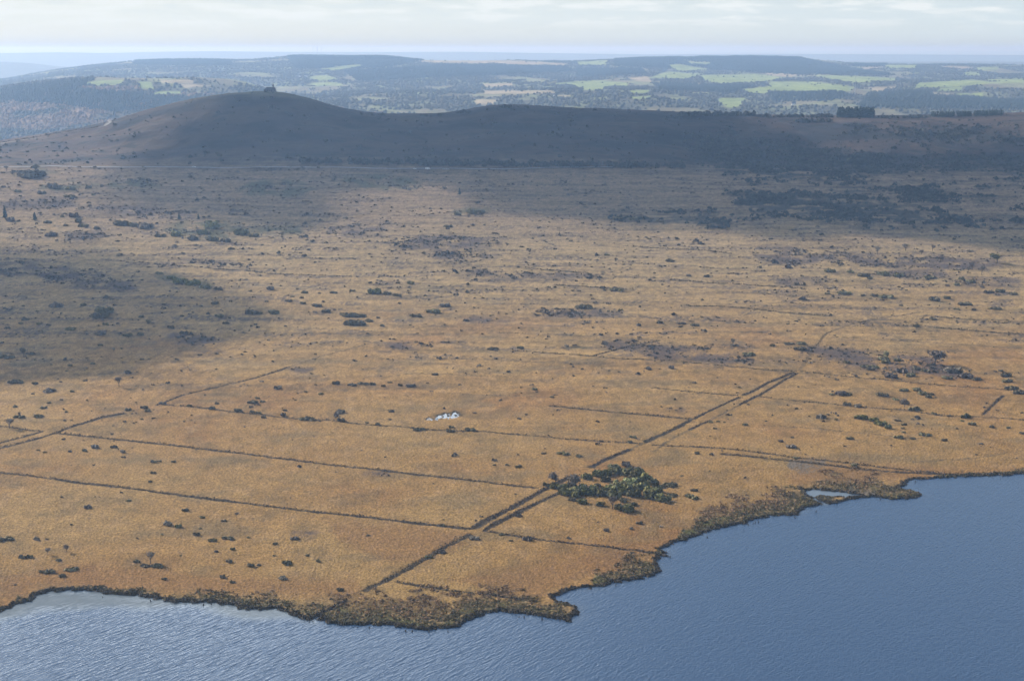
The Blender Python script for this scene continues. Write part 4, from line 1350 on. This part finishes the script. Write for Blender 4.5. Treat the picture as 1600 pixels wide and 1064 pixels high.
# small scrub and heather tufts of the moor
vis = ns.copy() & (PX > -160) & (PX < 1760) & (SDF > 3)
gyi, gxi = np.nonzero(vis[:JM])
yy_ = YS[gyi]
dens_w = yy_ ** 0.9 * (0.35 + 4 * st_g[gyi, gxi] + 9 * heather[gyi, gxi] + 5 * gorse[gyi, gxi]) * (0.25 + sstep(-0.1, 0.45, fbm(XX[gyi, gxi] / 70, YY[gyi, gxi] / 40, 311, 3))) * np.gradient(YS)[gyi] * (yy_ < 1960) * sstep(560, 900, yy_)
pr = dens_w / dens_w.sum()
ix = rng.choice(len(gyi), 12000, p=pr)
P = np.stack([XX[gyi[ix], gxi[ix]], YY[gyi[ix], gxi[ix]]], 1).astype(float) + rng.normal(0, 1, (12000, 2))
rsz = np.exp(rng.normal(-0.42, 0.45, len(P))) * (0.65 + 0.35 * P[:, 1] / 1000)
scatter_cards(P, rsz, rsz * 0.5, 8, M_SCRUB, 'scrub', 0.55, "scattered small dark tufts of heather and gorse over the moor", 'scrub')
# hillside scrub
hill_w = (YY[:JM] > 1980) & (YY[:JM] < 2440) & (PX[:JM] > -160) & (PX[:JM] < 1760)
gyi, gxi = np.nonzero(hill_w)
w_ = (0.1 + sstep(0.1, 0.5, fbm(XX[gyi, gxi] / 60, YY[gyi, gxi] / 40, 313, 3)) + 2.0 * darkwood[gyi, gxi])
ix = rng.choice(len(gyi), 3600, p=w_ / w_.sum())
P = np.stack([XX[gyi[ix], gxi[ix]], YY[gyi[ix], gxi[ix]]], 1).astype(float) + rng.normal(0, 2, (3600, 2))
rsz = np.exp(rng.normal(0.2, 0.45, len(P)))
scatter_cards(P, rsz, rsz * 0.7, 9, M_DWOOD, 'hillside_scrub', 0.6, "dark scrub and bracken dotted over the shaded hillside", 'scrub')
# shaded scrub wood on the right and the tree belt along the hill foot
gyi, gxi = np.nonzero(darkwood[:JM] > 0.15)
if len(gyi):
    w_ = np.gradient(YS)[gyi] * (0.04 + sstep(-0.1, 0.35, fbm(XX[gyi, gxi] / 70, YY[gyi, gxi] / 50, 317, 3))) * darkwood[gyi, gxi]
    ix = rng.choice(len(gyi), 4600, p=w_ / w_.sum())
    P = np.stack([XX[gyi[ix], gxi[ix]], YY[gyi[ix], gxi[ix]]], 1).astype(float) + rng.normal(0, 2, (4600, 2))
    rsz = rng.uniform(1.0, 2.8, len(P))
    scatter_cards(P, rsz, rsz * 1.1, 14, M_DWOOD, 'scrub_wood', 0.45, "dark wood of low trees on the shaded slope at the right", 'wood')
belt = []
for k in range(520):
    t = rng.uniform(0, 1)
    px = 470 + t * 600
    py = 258 - 5 * rng.uniform(0, 1) + (6 * t if t > .3 else 0) - 6 * max(0, .2 - t)
    if rng.uniform() < 0.75 + 0.25 * math.sin(px / 17):
        belt.append(hit(px, py))
P = np.array(belt)
rsz = rng.uniform(1.8, 3.6, len(P))
scatter_cards(P, rsz, rsz * 2.0, 18, M_DWOOD, 'tree_belt', 0.45, "belt of dark trees along the road at the foot of the hill", 'wood')

# sedge tussocks in the shore belt
gyi, gxi = np.nonzero((sedge[:JM] > 0.3) & (SDF[:JM] > 0.15) & (PX[:JM] > -160) & (PX[:JM] < 1760))
w_ = YS[gyi] * np.gradient(YS)[gyi] * (0.4 + sstep(-.3, .4, fbm(XX[gyi, gxi] / 7, YY[gyi, gxi] / 8, 321, 2)))
ix = rng.choice(len(gyi), 6000, p=w_ / w_.sum())
inl_s = SDF[gyi[ix], gxi[ix]] > 10.0 + rng.normal(0, 5, len(ix))
P = np.stack([XX[gyi[ix], gxi[ix]], YY[gyi[ix], gxi[ix]]], 1).astype(float) + rng.normal(0, .4, (6000, 2))
rsz = rng.uniform(0.2, 0.6, len(P))
scatter_cards(P[~inl_s], rsz[~inl_s], rsz[~inl_s] * 0.9, 8, M_SEDGE, 'sedge', 0.5, "dark olive tussocks of sedge along the lake shore", 'sedge')
scatter_cards(P[inl_s], rsz[inl_s], rsz[inl_s] * 0.8, 8, M_TUSS, 'tussock_grass', 0.5, "brown grass tussocks just inland of the shore sedge", 'grass')
# tufts hanging over the very edge
m_ = (SDF[:JM] > 0.05) & (SDF[:JM] < 1.3) & (PX[:JM] > -200) & (PX[:JM] < 1800)
gyi, gxi = np.nonzero(m_)
ix = rng.choice(len(gyi), 6000)
P = np.stack([XX[gyi[ix], gxi[ix]], YY[gyi[ix], gxi[ix]]], 1).astype(float) + rng.normal(0, .3, (6000, 2))
rsz = rng.uniform(0.2, 0.6, len(P))
scatter_cards(P, rsz, rsz * 1.0, 7, M_BANK, 'shore_rushes', 0.5, "fringe of dark rushes overhanging the waterline", 'rushes')

# far woods
def wood(name, px_poly_test, n, hmean, label, m=M_WOOD):
    pass


jf0 = int(np.searchsorted(YS, 3000))
jf1 = int(np.searchsorted(YS, 9150))
Yr = YY[jf0:jf1]
forest = (1 - open_land[jf0 - fj:jf1 - fj]) * (1 - np.clip(2 * f_bright[jf0 - fj:jf1 - fj], 0, 1)) * (1 - np.clip(2 * f_pale[jf0 - fj:jf1 - fj], 0, 1))
forest = forest * (Yr > 3000)
# solid conifer plantations seen in the photo
PLANT = [[(0, 141), (60, 132), (120, 124), (148, 124), (160, 128), (120, 140), (240, 150), (330, 156), (280, 170), (180, 176), (100, 165), (0, 158)], [(960, 92), (1180, 89), (1250, 91), (1320, 106), (1400, 118), (1250, 118), (1150, 112), (960, 104)],
         [(1200, 146), (1300, 144), (1335, 150), (1300, 158), (1210, 160)], [(1360, 146), (1450, 144), (1460, 150), (1600, 158), (1600, 172), (1340, 170), (1350, 155)], [(450, 88), (590, 88), (660, 95), (600, 108), (460, 108)],
         [(700, 102), (880, 104), (900, 112), (740, 120), (560, 128), (540, 112)], [(1020, 130), (1180, 136), (1140, 146), (1030, 142)], [(900, 108), (1000, 108), (1010, 116), (900, 122)], [(210, 94), (360, 95), (360, 103), (210, 102)],
         [(1335, 98), (1385, 98), (1385, 104), (1335, 105)]]
plant = pmask(PLANT, 1.5, 2.0, 331, far)[jf0:jf1] * (1 - np.clip(2 * f_bright[jf0 - fj:jf1 - fj], 0, 1))
hedge = sstep(0.0, 0.05, 0.05 - np.abs(noise(xf[jf0 - fj:jf1 - fj] / 200, yf[jf0 - fj:jf1 - fj] / 420, 335))) * 0.3
wgt = (0.5 * forest + 0.9 * lwood[jf0 - fj:jf1 - fj] * (Yr > 2950) + 1.6 * plant + 0.06 * hedge + 0.004) * np.gradient(YS)[jf0:jf1, None] * Yr * (np.abs(AX[jf0:jf1]) < 0.6)
fl = wgt.ravel().astype(float)
fl /= fl.sum()
NT = 150000
ix = rng.choice(fl.size, NT, p=fl)
gj, gi = np.unravel_index(ix, wgt.shape)
tx = (XX[jf0:jf1][gj, gi] + rng.normal(0, 4, NT)).astype(float)
ty = (Yr[gj, gi] + rng.uniform(-8, 8, NT)).astype(float)
isP = plant[gj, gi] > 0.5
th = np.where(isP, rng.uniform(10, 16, NT), rng.uniform(5, 10, NT)) * 0.8
tr_ = np.where(isP, th * 0.30, th * 0.55) * rng.uniform(0.8, 1.25, NT) * 1.3


def crowns(name, sel, m, label):
    x, y, h, r = tx[sel], ty[sel], th[sel], tr_[sel]
    n = len(x)
    z = ground_z(x, y)
    V = np.zeros((n, 11, 3), np.float32)
    con = isP[sel]
    for k in range(5):
        a = 2 * np.pi * k / 5 + rng.uniform(-.4, .4, n)
        q = r * rng.uniform(0.7, 1.2, n)
        V[:, k] = np.stack([x + np.cos(a) * q, y + np.sin(a) * q, z + h * 0.12], 1)
        q2 = r * np.where(con, 0.62, 0.85) * rng.uniform(0.6, 1.2, n)
        V[:, 5 + k] = np.stack([x + np.cos(a) * q2, y + np.sin(a) * q2, z + h * np.where(con, 0.55, 0.68) * rng.uniform(0.85, 1.15, n)], 1)
    V[:, 10] = np.stack([x + rng.normal(0, .3, n), y, z + h * rng.uniform(0.9, 1.15, n)], 1)
    b = np.arange(n)[:, None] * 11
    T = []
    for k in range(5):
        k2 = (k + 1) % 5
        T += [b + np.array([[k, k2, 5 + k2]]), b + np.array([[k, 5 + k2, 5 + k]]), b + np.array([[5 + k, 5 + k2, 10]])]
    o = add(name, mesh_np(name, V.reshape(-1, 3), np.concatenate(T), m))
    tag(o, label, 'wood', kind='stuff')


rust = (~isP) & (lwood[jf0 - fj:jf1 - fj][gj, gi] > 0.5) & (ty < 4700) & (fbm(tx / 200, ty / 160, 245, 3) > -0.05)
crowns('rusty_wood', rust, M_RUST, "rusty brown leafless woodland in the valley behind the left flank of the hill")
crowns('far_wood', ~isP & ~rust, M_WOOD, "loose broadleaf woods and hedges covering the far hills")
crowns('conifer_forest', isP, M_CON, "solid dark conifer plantations on the far ridges")

# the two dark conifer blocks and loose trees on the near plateau edge
def block(name, quad, n, h, label):
    """rows of trees filling a patch of the plateau, base line in photo px"""
    (xa, ya), (xb, yb), depth = quad
    pts = []
    for k in range(n):
        t = rng.uniform(0, 1)
        x, y = hit(xa + (xb - xa) * t, ya + (yb - ya) * t)
        d_ = rng.uniform(0, depth)
        pts.append((x * (1 + d_ / y), y + d_))
    P = np.array(pts)
    n_ = len(P)
    z = ground_z(P[:, 0], P[:, 1])
    per = 46
    k = np.repeat(np.arange(n_), per)
    hh = h * rng.uniform(0.82, 1.08, n_)
    t = rng.uniform(0, 1, len(k)) ** 0.8
    a = rng.uniform(0, 6.28, len(k))
    r = hh[k] * 0.24 * (0.25 + 0.75 * t) * rng.uniform(0.4, 1, len(k))
    C = np.stack([P[k, 0] + np.cos(a) * r, P[k, 1] + np.sin(a) * r, z[k] + hh[k] * (1.0 - 0.95 * t)], 1)
    V, f = cards(C, np.stack([np.cos(a), np.sin(a), 0 * a + .4], 1), h * 0.055, 0.5)
    tag(add(name, mesh_np(name, V, f, M_CON)), label, 'wood', kind='stuff')


block('conifer_stand', ((1308, 184), (1365, 184.5), 16), 90, 17, "dark square block of tall conifers on the plateau edge")
block('conifer_stand', ((1455, 184), (1568, 181), 18), 170, 9, "long low dark strip of conifers on the plateau, right of the square block")
for (xa, xb, n, h, ybase, lab) in [(1062, 1180, 60, 8, 181.3, "line of dark trees on the skyline of the plateau, before a bright green field"), (1180, 1300, 60, 6, 183.3, "loose scrubby trees left of the square conifer block"),
                            (1370, 1455, 36, 5, 184.3, "low scrub between the two dark conifer stands"), (1240, 1300, 40, 6, 191, "dark scrub below the left end of the square conifer block"), (1320, 1362, 22, 4, 197, "small dark scrub patch on the brown plateau slope"),
                            (715, 735, 8, 5, 177, "small dark trees on the saddle right of the low summit"), (560, 600, 10, 4, 180, "few dark rocks and bushes on the saddle skyline"), (780, 800, 12, 5, 168.5, "row of small dark trees on the low summit")]:
    P = np.array([hit(rng.uniform(xa, xb), ybase + rng.uniform(-0.6, 1.2)) for _ in range(n)])
    rsz = rng.uniform(0.35, 0.6, n) * h
    scatter_cards(P, rsz, rsz * 1.7, 18, M_DWOOD, 'tree_line', 0.42, lab, 'trees')

# ---- stumps and posts standing in the water
STUMPS = [(483, 971), (489, 970), (558, 979), (577, 980), (634, 985.5), (644, 985.5), (670, 986), (700, 986), (160, 932), (235, 938), (318, 944), (330, 943), (811, 963), (819, 964), (847, 967), (875, 969), (900, 958), (962, 914), (1047, 870), (1044, 869),
          (1105, 839), (1169, 819.5), (1177, 817), (1180, 816), (1185, 815), (1241, 808), (1243, 808.5), (1275, 799), (1376, 779), (1430, 752), (1563, 747), (1375, 780)]
smb = MB()
for k in range(1):
    smb.tube((0, 0, -0.6), (0.04, 0, 0.75), 0.24, 0.15, 7).tube((0, 0, 0.3), (0.25, 0.1, 0.62), 0.09, 0.05, 5).tube((0, 0, -0.6), (0.3, -0.2, 0.1), 0.15, 0.06, 5).tube((0, 0, -0.6), (-0.3, 0.1, 0.12), 0.15, 0.06, 5)
st_me = bpy.data.meshes.new('stump')
st_me.from_pydata(smb.v, [], smb.f)
st_me.materials.append(M_STUMP)
for k, (px, py) in enumerate(STUMPS):
    x, y = at_z(px, py + 1.0)
    o = add('stump', st_me, loc=(x, y, 0))
    s = random.uniform(0.8, 1.5)
    o.scale = (s, s, s * random.uniform(0.7, 1.2))
    o.rotation_euler = (0, 0, random.uniform(0, 6.28))
    tag(o, "small dark stump or post standing in the shallow water along the shore", 'stump', 'dark stumps in the water by the shore')

# ---- chapel on the hill
cx, cy = hit(421.5, 143.5)
cz = float(ground_z(cx, cy)[0])
cy += 4
cz = max(cz, float(ground_z(cx, cy)[0])) - 0.2
ch = bpy.data.objects.new('chapel', None)
COL.objects.link(ch)
ch.location = (cx, cy, cz)
tag(ch, "small dark stone chapel with a bell turret on the hilltop", 'chapel')
k = math.sqrt(cx * cx + cy * cy) / F * 1.28          # metres per photo px
Lh, Wd, wall_h, ridge = 6.6 * k, 3.2 * k, 2.1 * k, 5.2 * k
MB().box((0, 0, wall_h / 2), (Lh * 2, Wd * 2, wall_h)).build('wall', M_STONE, ch)
rf = MB().poly([(-Lh - .25, -Wd - .4, wall_h - .25), (Lh + .25, -Wd - .4, wall_h - .25), (Lh + .25, Wd + .4, wall_h - .25), (-Lh - .25, Wd + .4, wall_h - .25), (-Lh + 2.4 * k, 0, ridge), (Lh - 0.8 * k, 0, ridge)],
               [(0, 1, 5, 4), (2, 3, 4, 5), (1, 2, 5), (3, 0, 4), (3, 2, 1, 0)]).build('roof', M_SLATE, ch)
tw = MB().box((Lh - 2.8 * k, 0, ridge * 0.5 + 1.6 * k), (1.35 * k, 1.35 * k, ridge + 3.2 * k)).build('bell_turret', M_STONE, ch)
MB().poly([(Lh - 2.8 * k + a * .75 * k, b * .75 * k, ridge + 4.2 * k) for a, b in ((-1, -1), (1, -1), (1, 1), (-1, 1))] + [(Lh - 2.8 * k, 0, ridge + 5.2 * k)], [(0, 1, 4), (1, 2, 4), (2, 3, 4), (3, 0, 4), (3, 2, 1, 0)]).build('spire', M_SLATE, tw)
for q in (-0.45, 0.0):
    MB().box((Lh * q, -Wd - 0.03, wall_h * 0.55), (0.9, 0.12, 1.8)).build('window', M_DARK, ch)
MB().box((Lh * 0.35, -Wd - 0.03, 1.15), (1.3, 0.12, 2.3)).build('door', M_DARK, ch)

# ---- vehicles by the road
def car(px, py, kind, lab, m, rot=0.0):
    x, y = hit(px, py)
    z = float(ground_z(x, y)[0])
    o = bpy.data.objects.new('parked_car' if kind != 'van' else 'camper_van', None)
    COL.objects.link(o)
    o.location = (x, y, z + 0.3)
    o.rotation_euler = (0, 0, rot)
    tag(o, lab, 'car' if kind != 'van' else 'van', 'vehicles by the road at the foot of the hill')
    if kind == 'van':
        L, h = 3.4, 2.9
        prof = [(-L, .45), (L - .1, .45), (L, 1.0), (L - .9, 1.3), (L - 1.5, 2.2), (L - 1.2, 2.75), (L - 2.2, h), (-L, h)]
        wins = [(-1.6, 1.9, 1.1, .55), (0.5, 1.9, 1.0, .55), (L - 1.75, 1.75, .6, .7)]
        wr, wx = 0.38, 2.1
    else:
        L = 2.15
        prof = [(-L, .35), (L, .35), (L, .8), (L - .9, .95), (L - 1.6, 1.48), (-L + 1.0, 1.5), (-L + .15, 1.0), (-L, .9)]
        wins = [(-.55, 1.18, 1.0, .36), (.45, 1.18, .8, .36)]
        wr, wx = 0.32, 1.35
    MB().extrude(prof, -.95, .95).build('body', m, o)
    for a, b, c_, d_ in wins:
        MB().box((a, 0, b), (c_, 1.93, d_)).build('window', M_DARK, o)
    for sx_ in (-1, 1):
        for sy_ in (-1, 1):
            MB().tube((sx_ * wx, sy_ * .78, wr), (sx_ * wx, sy_ * .99, wr), wr, wr, 12).build('wheel', M_TYRE, o)


car(648, 265.2, 'car', "white car parked at the foot of the hill, left of the camper van", M_WHITE)
car(668.5, 265.6, 'van', "tall white camper van parked at the foot of the hill", M_WHITE)
car(694, 265.8, 'car', "pale grey car parked right of the camper van, left one of two", M_SILVER)
car(699.5, 265.8, 'car', "pale grey car parked right of the camper van, right one of two", M_SILVER)
car(303, 262.2, 'car', "white car driving along the road under the left hill", M_WHITE)

# ---- masts and far houses
def mast(px, py_top, D_py, lab, w=1.6):
    x, y = hit(px, D_py)
    z = float(ground_z(x, y)[0]) - 1
    dist = math.sqrt(x * x + y * y)
    h = (D_py - py_top) * dist / F
    o = bpy.data.objects.new('radio_mast', None)
    COL.objects.link(o)
    o.location = (x, y, z)
    tag(o, lab, 'mast')
    mb = MB()
    r = w / 2
    for a, b in ((-1, -1), (1, -1), (1, 1), (-1, 1)):
        mb.tube((a * r, b * r, 0), (a * r * .35, b * r * .35, h), .14 * w, .10 * w, 4)
    n = int(h / (w * 2.2))
    for i_ in range(n):
        t0, t1 = i_ / n, (i_ + 1) / n
        s0, s1 = r * (1 - .65 * t0), r * (1 - .65 * t1)
        mb.tube((-s0, -s0, h * t0), (s1, -s1, h * t1), .06 * w, .06 * w, 3).tube((s0, s0, h * t0), (-s1, s1, h * t1), .06 * w, .06 * w, 3)
    mb.build('lattice', M_STEEL, o)
    MB().tube((0, 0, h), (0, 0, h * 1.06), .12 * w, .05 * w, 5).build('antenna', M_STEEL, o)
    MB().box((0, 0, 1.5), (w * 2.2, w * 2.2, 3)).build('base_hut', M_RENDER, o)


mast(1335.5, 118, 150, "tall thin radio mast above the wooded ridge at the right", 1.6)
mast(496, 66, 89, "tallest faint mast on the far ridge, middle of three", 2.6)
mast(489.5, 72, 89, "faint mast on the far ridge, left of three", 1.6)
mast(502.5, 72, 89, "faint mast on the far ridge, right of three", 1.6)
mast(774, 84.5, 95.5, "short mast on the pale far plateau", 2.2)
mast(779, 88, 95.5, "shorter second mast on the pale far plateau", 1.8)


def house(px, py, lab, L=14, W=8, hgt=5):
    x, y = hit(px, py)
    o = bpy.data.objects.new('farmhouse', None)
    COL.objects.link(o)
    o.location = (x, y, float(ground_z(x, y)[0]))
    o.rotation_euler = (0, 0, random.uniform(-.4, .4))
    tag(o, lab, 'house', 'far farmhouses')
    MB().box((0, 0, hgt / 2), (L, W, hgt)).build('wall', M_RENDER, o)
    r_ = MB().poly([(-L / 2 - .3, -W / 2 - .4, hgt - .2), (L / 2 + .3, -W / 2 - .4, hgt - .2), (L / 2 + .3, W / 2 + .4, hgt - .2), (-L / 2 - .3, W / 2 + .4, hgt - .2), (-L / 2 - .3, 0, hgt + W * .5), (L / 2 + .3, 0, hgt + W * .5)],
                   [(0, 1, 5, 4), (2, 3, 4, 5), (1, 2, 5), (3, 0, 4), (3, 2, 1, 0)]).build('roof', M_SLATE, o)
    for q in (-1, 1):
        MB().box((q * (L / 2 - .6), 0, hgt + W * .5), (.9, 1.2, 1.8)).build('chimney', M_STONE, r_)
    for q in (-.3, 0, .3):
        MB().box((q * L, -W / 2 - .03, hgt * .55), (1.2, .12, 1.5)).build('window', M_DARK, o)


house(468, 121, "white farmhouse among fields right of the hill, left one of two", 20, 9, 6)
house(478, 120.5, "smaller white farmhouse, right one of two in the far valley", 14, 8, 5)
house(1240, 165, "pale far house below the dark plantation on the right", 12, 8, 5)
house(710, 160, "pale house in the wooded valley beyond the saddle", 14, 8, 5)
house(868, 151, "pale house in the valley beyond the low summit", 14, 8, 5)
house(1475, 96, "white house on the far plateau at the right", 22, 10, 6)

# ------------------------------------------------------------------ clouds that throw the shade
def vol_mat(name, dens, colour, g=0.0, ab=(0, 0, 0)):
    m = bpy.data.materials.new(name)
    m.use_nodes = True
    n, l = m.node_tree.nodes, m.node_tree.links
    n.remove(n['Principled BSDF'])
    v = n.new('ShaderNodeVolumePrincipled')
    v.inputs['Density'].default_value = dens
    v.inputs['Color'].default_value = (*colour, 1)
    v.inputs['Anisotropy'].default_value = g
    v.inputs['Absorption Color'].default_value = (*ab, 1)
    l.new(v.outputs[0], n['Material Output'].inputs['Volume'])
    m.cycles.homogeneous_volume = True
    return m


M_CLOUD = vol_mat('cloud_vapour', 0.03, (1, 1, 1), 0.3)


def cloud(polys, alt, thick, edge, label, res=22.0, seed=0):
    """a flat-based cloud over ground polygons, moved up along the sunbeam"""
    G = []
    for poly in polys:
        w = []
        for px, py, *push in poly:
            x, y = hit(px, py)
            if push:
                x, y = x * (1 + push[0] / y), y + push[0]
            z = float(ground_z(x, y)[0])
            t = (alt - z) / SDIR[2]
            w.append((x + SDIR[0] * t, y + SDIR[1] * t))
        G.append(w)
    al = np.array([p for w in G for p in w])
    lo, hi_ = al.min(0) - 120, al.max(0) + 120
    nx_, ny_ = int((hi_[0] - lo[0]) / res) + 1, int((hi_[1] - lo[1]) / res) + 1
    gx_, gy_ = np.meshgrid(lo[0] + np.arange(nx_) * res, lo[1] + np.arange(ny_) * res)
    xx = gx_ + fbm(gx_ / 160, gy_ / 160, 401 + seed, 3) * 70
    yy = gy_ + fbm(gx_ / 160, gy_ / 160, 405 + seed, 3) * 70
    T = np.zeros(gx_.shape)
    for w in G:
        d = seg_dist(w, xx, yy, True)
        d = np.where(inside(w, xx, yy), d, -d)
        T = np.maximum(T, sstep(-edge, edge, d))
    T = T * (0.75 + 0.5 * np.clip(fbm(gx_ / 240, gy_ / 240, 411 + seed, 4) + 0.3, 0, 1)) * thick
    T[T < thick * 0.01] = 0
    T[0] = T[-1] = 0
    T[:, 0] = T[:, -1] = 0
    top = alt + T * 0.75
    bot = alt - T * 0.25
    solid = T > 0
    cell = solid[:-1, :-1] | solid[1:, :-1] | solid[:-1, 1:] | solid[1:, 1:]
    idt = np.arange(T.size).reshape(T.shape)
    idb = np.where(solid, idt + T.size, idt)
    V = np.concatenate([np.stack([gx_, gy_, top], -1).reshape(-1, 3), np.stack([gx_, gy_, bot], -1).reshape(-1, 3)])

    def q(i_):
        return np.stack([i_[:-1, :-1], i_[:-1, 1:], i_[1:, 1:], i_[1:, :-1]], -1)[cell]
    Fq = np.concatenate([q(idt), q(idb)[:, ::-1]])
    used = np.unique(Fq)
    mp = np.full(len(V), -1)
    mp[used] = np.arange(len(used))
    o = add('cloud', mesh_np('cloud', V[used], mp[Fq], M_CLOUD, smooth=True))
    tag(o, label, 'cloud', kind='stuff')


cloud([[(235, 240), (300, 215), (350, 190, 60), (405, 160, 150), (480, 166, 250), (560, 186, 250), (700, 184, 250), (800, 176, 250), (900, 180, 250), (1000, 186, 250), (1080, 200), (1100, 228), (1160, 240), (1300, 246), (1450, 246), (1600, 242), (1900, 240), (1900, 405), (1600, 379), (1480, 371),
        (1350, 359), (1250, 351), (1060, 345), (960, 345), (880, 333), (780, 316), (720, 290), (680, 268), (560, 264), (480, 268), (420, 275), (300, 268), (225, 264)]],
      900, 150, 50, "long grey cumulus shading the hill and the right slope", seed=1)
cloud([[(165, 275), (300, 280), (430, 285), (520, 300), (500, 335), (440, 352), (340, 345), (250, 328), (180, 310)]], 1020, 48, 60, "thin ragged cloud veiling the sun from the hill foot", seed=4)
cloud([[(-300, 380), (0, 388), (60, 384), (140, 404), (230, 424), (255, 444), (240, 455), (300, 484), (335, 512), (300, 530), (220, 548), (160, 575), (60, 588), (-300, 590)]],
      800, 72, 70, "small cumulus shading the left side of the moor", seed=2)

# ------------------------------------------------------------------ the air
hz = MB().box((0, 25500, 0), (84000, 56000, 2)).v
zlo = float(Z.min()) - 1.0
ztop = 262.0
me = bpy.data.meshes.new('haze')
hv = [(x, y, zlo if z < 0 else ztop) for x, y, z in hz]
me.from_pydata(hv, [], [(3, 2, 1, 0), (4, 5, 6, 7), (0, 1, 5, 4), (1, 2, 6, 5), (2, 3, 7, 6), (3, 0, 4, 7)])
M_HAZE = vol_mat('haze_air', 0.000105, (0.345, 0.535, 0.85), 0.25, (0.49, 0.33, 0.25))
me.materials.append(M_HAZE)
tag(add('haze', me), kind='stuff')
print('shrubs', len(SHR_SHOWN), 'zlo', zlo, 'zmax', float(Z.max()), 'verts', XX.size)
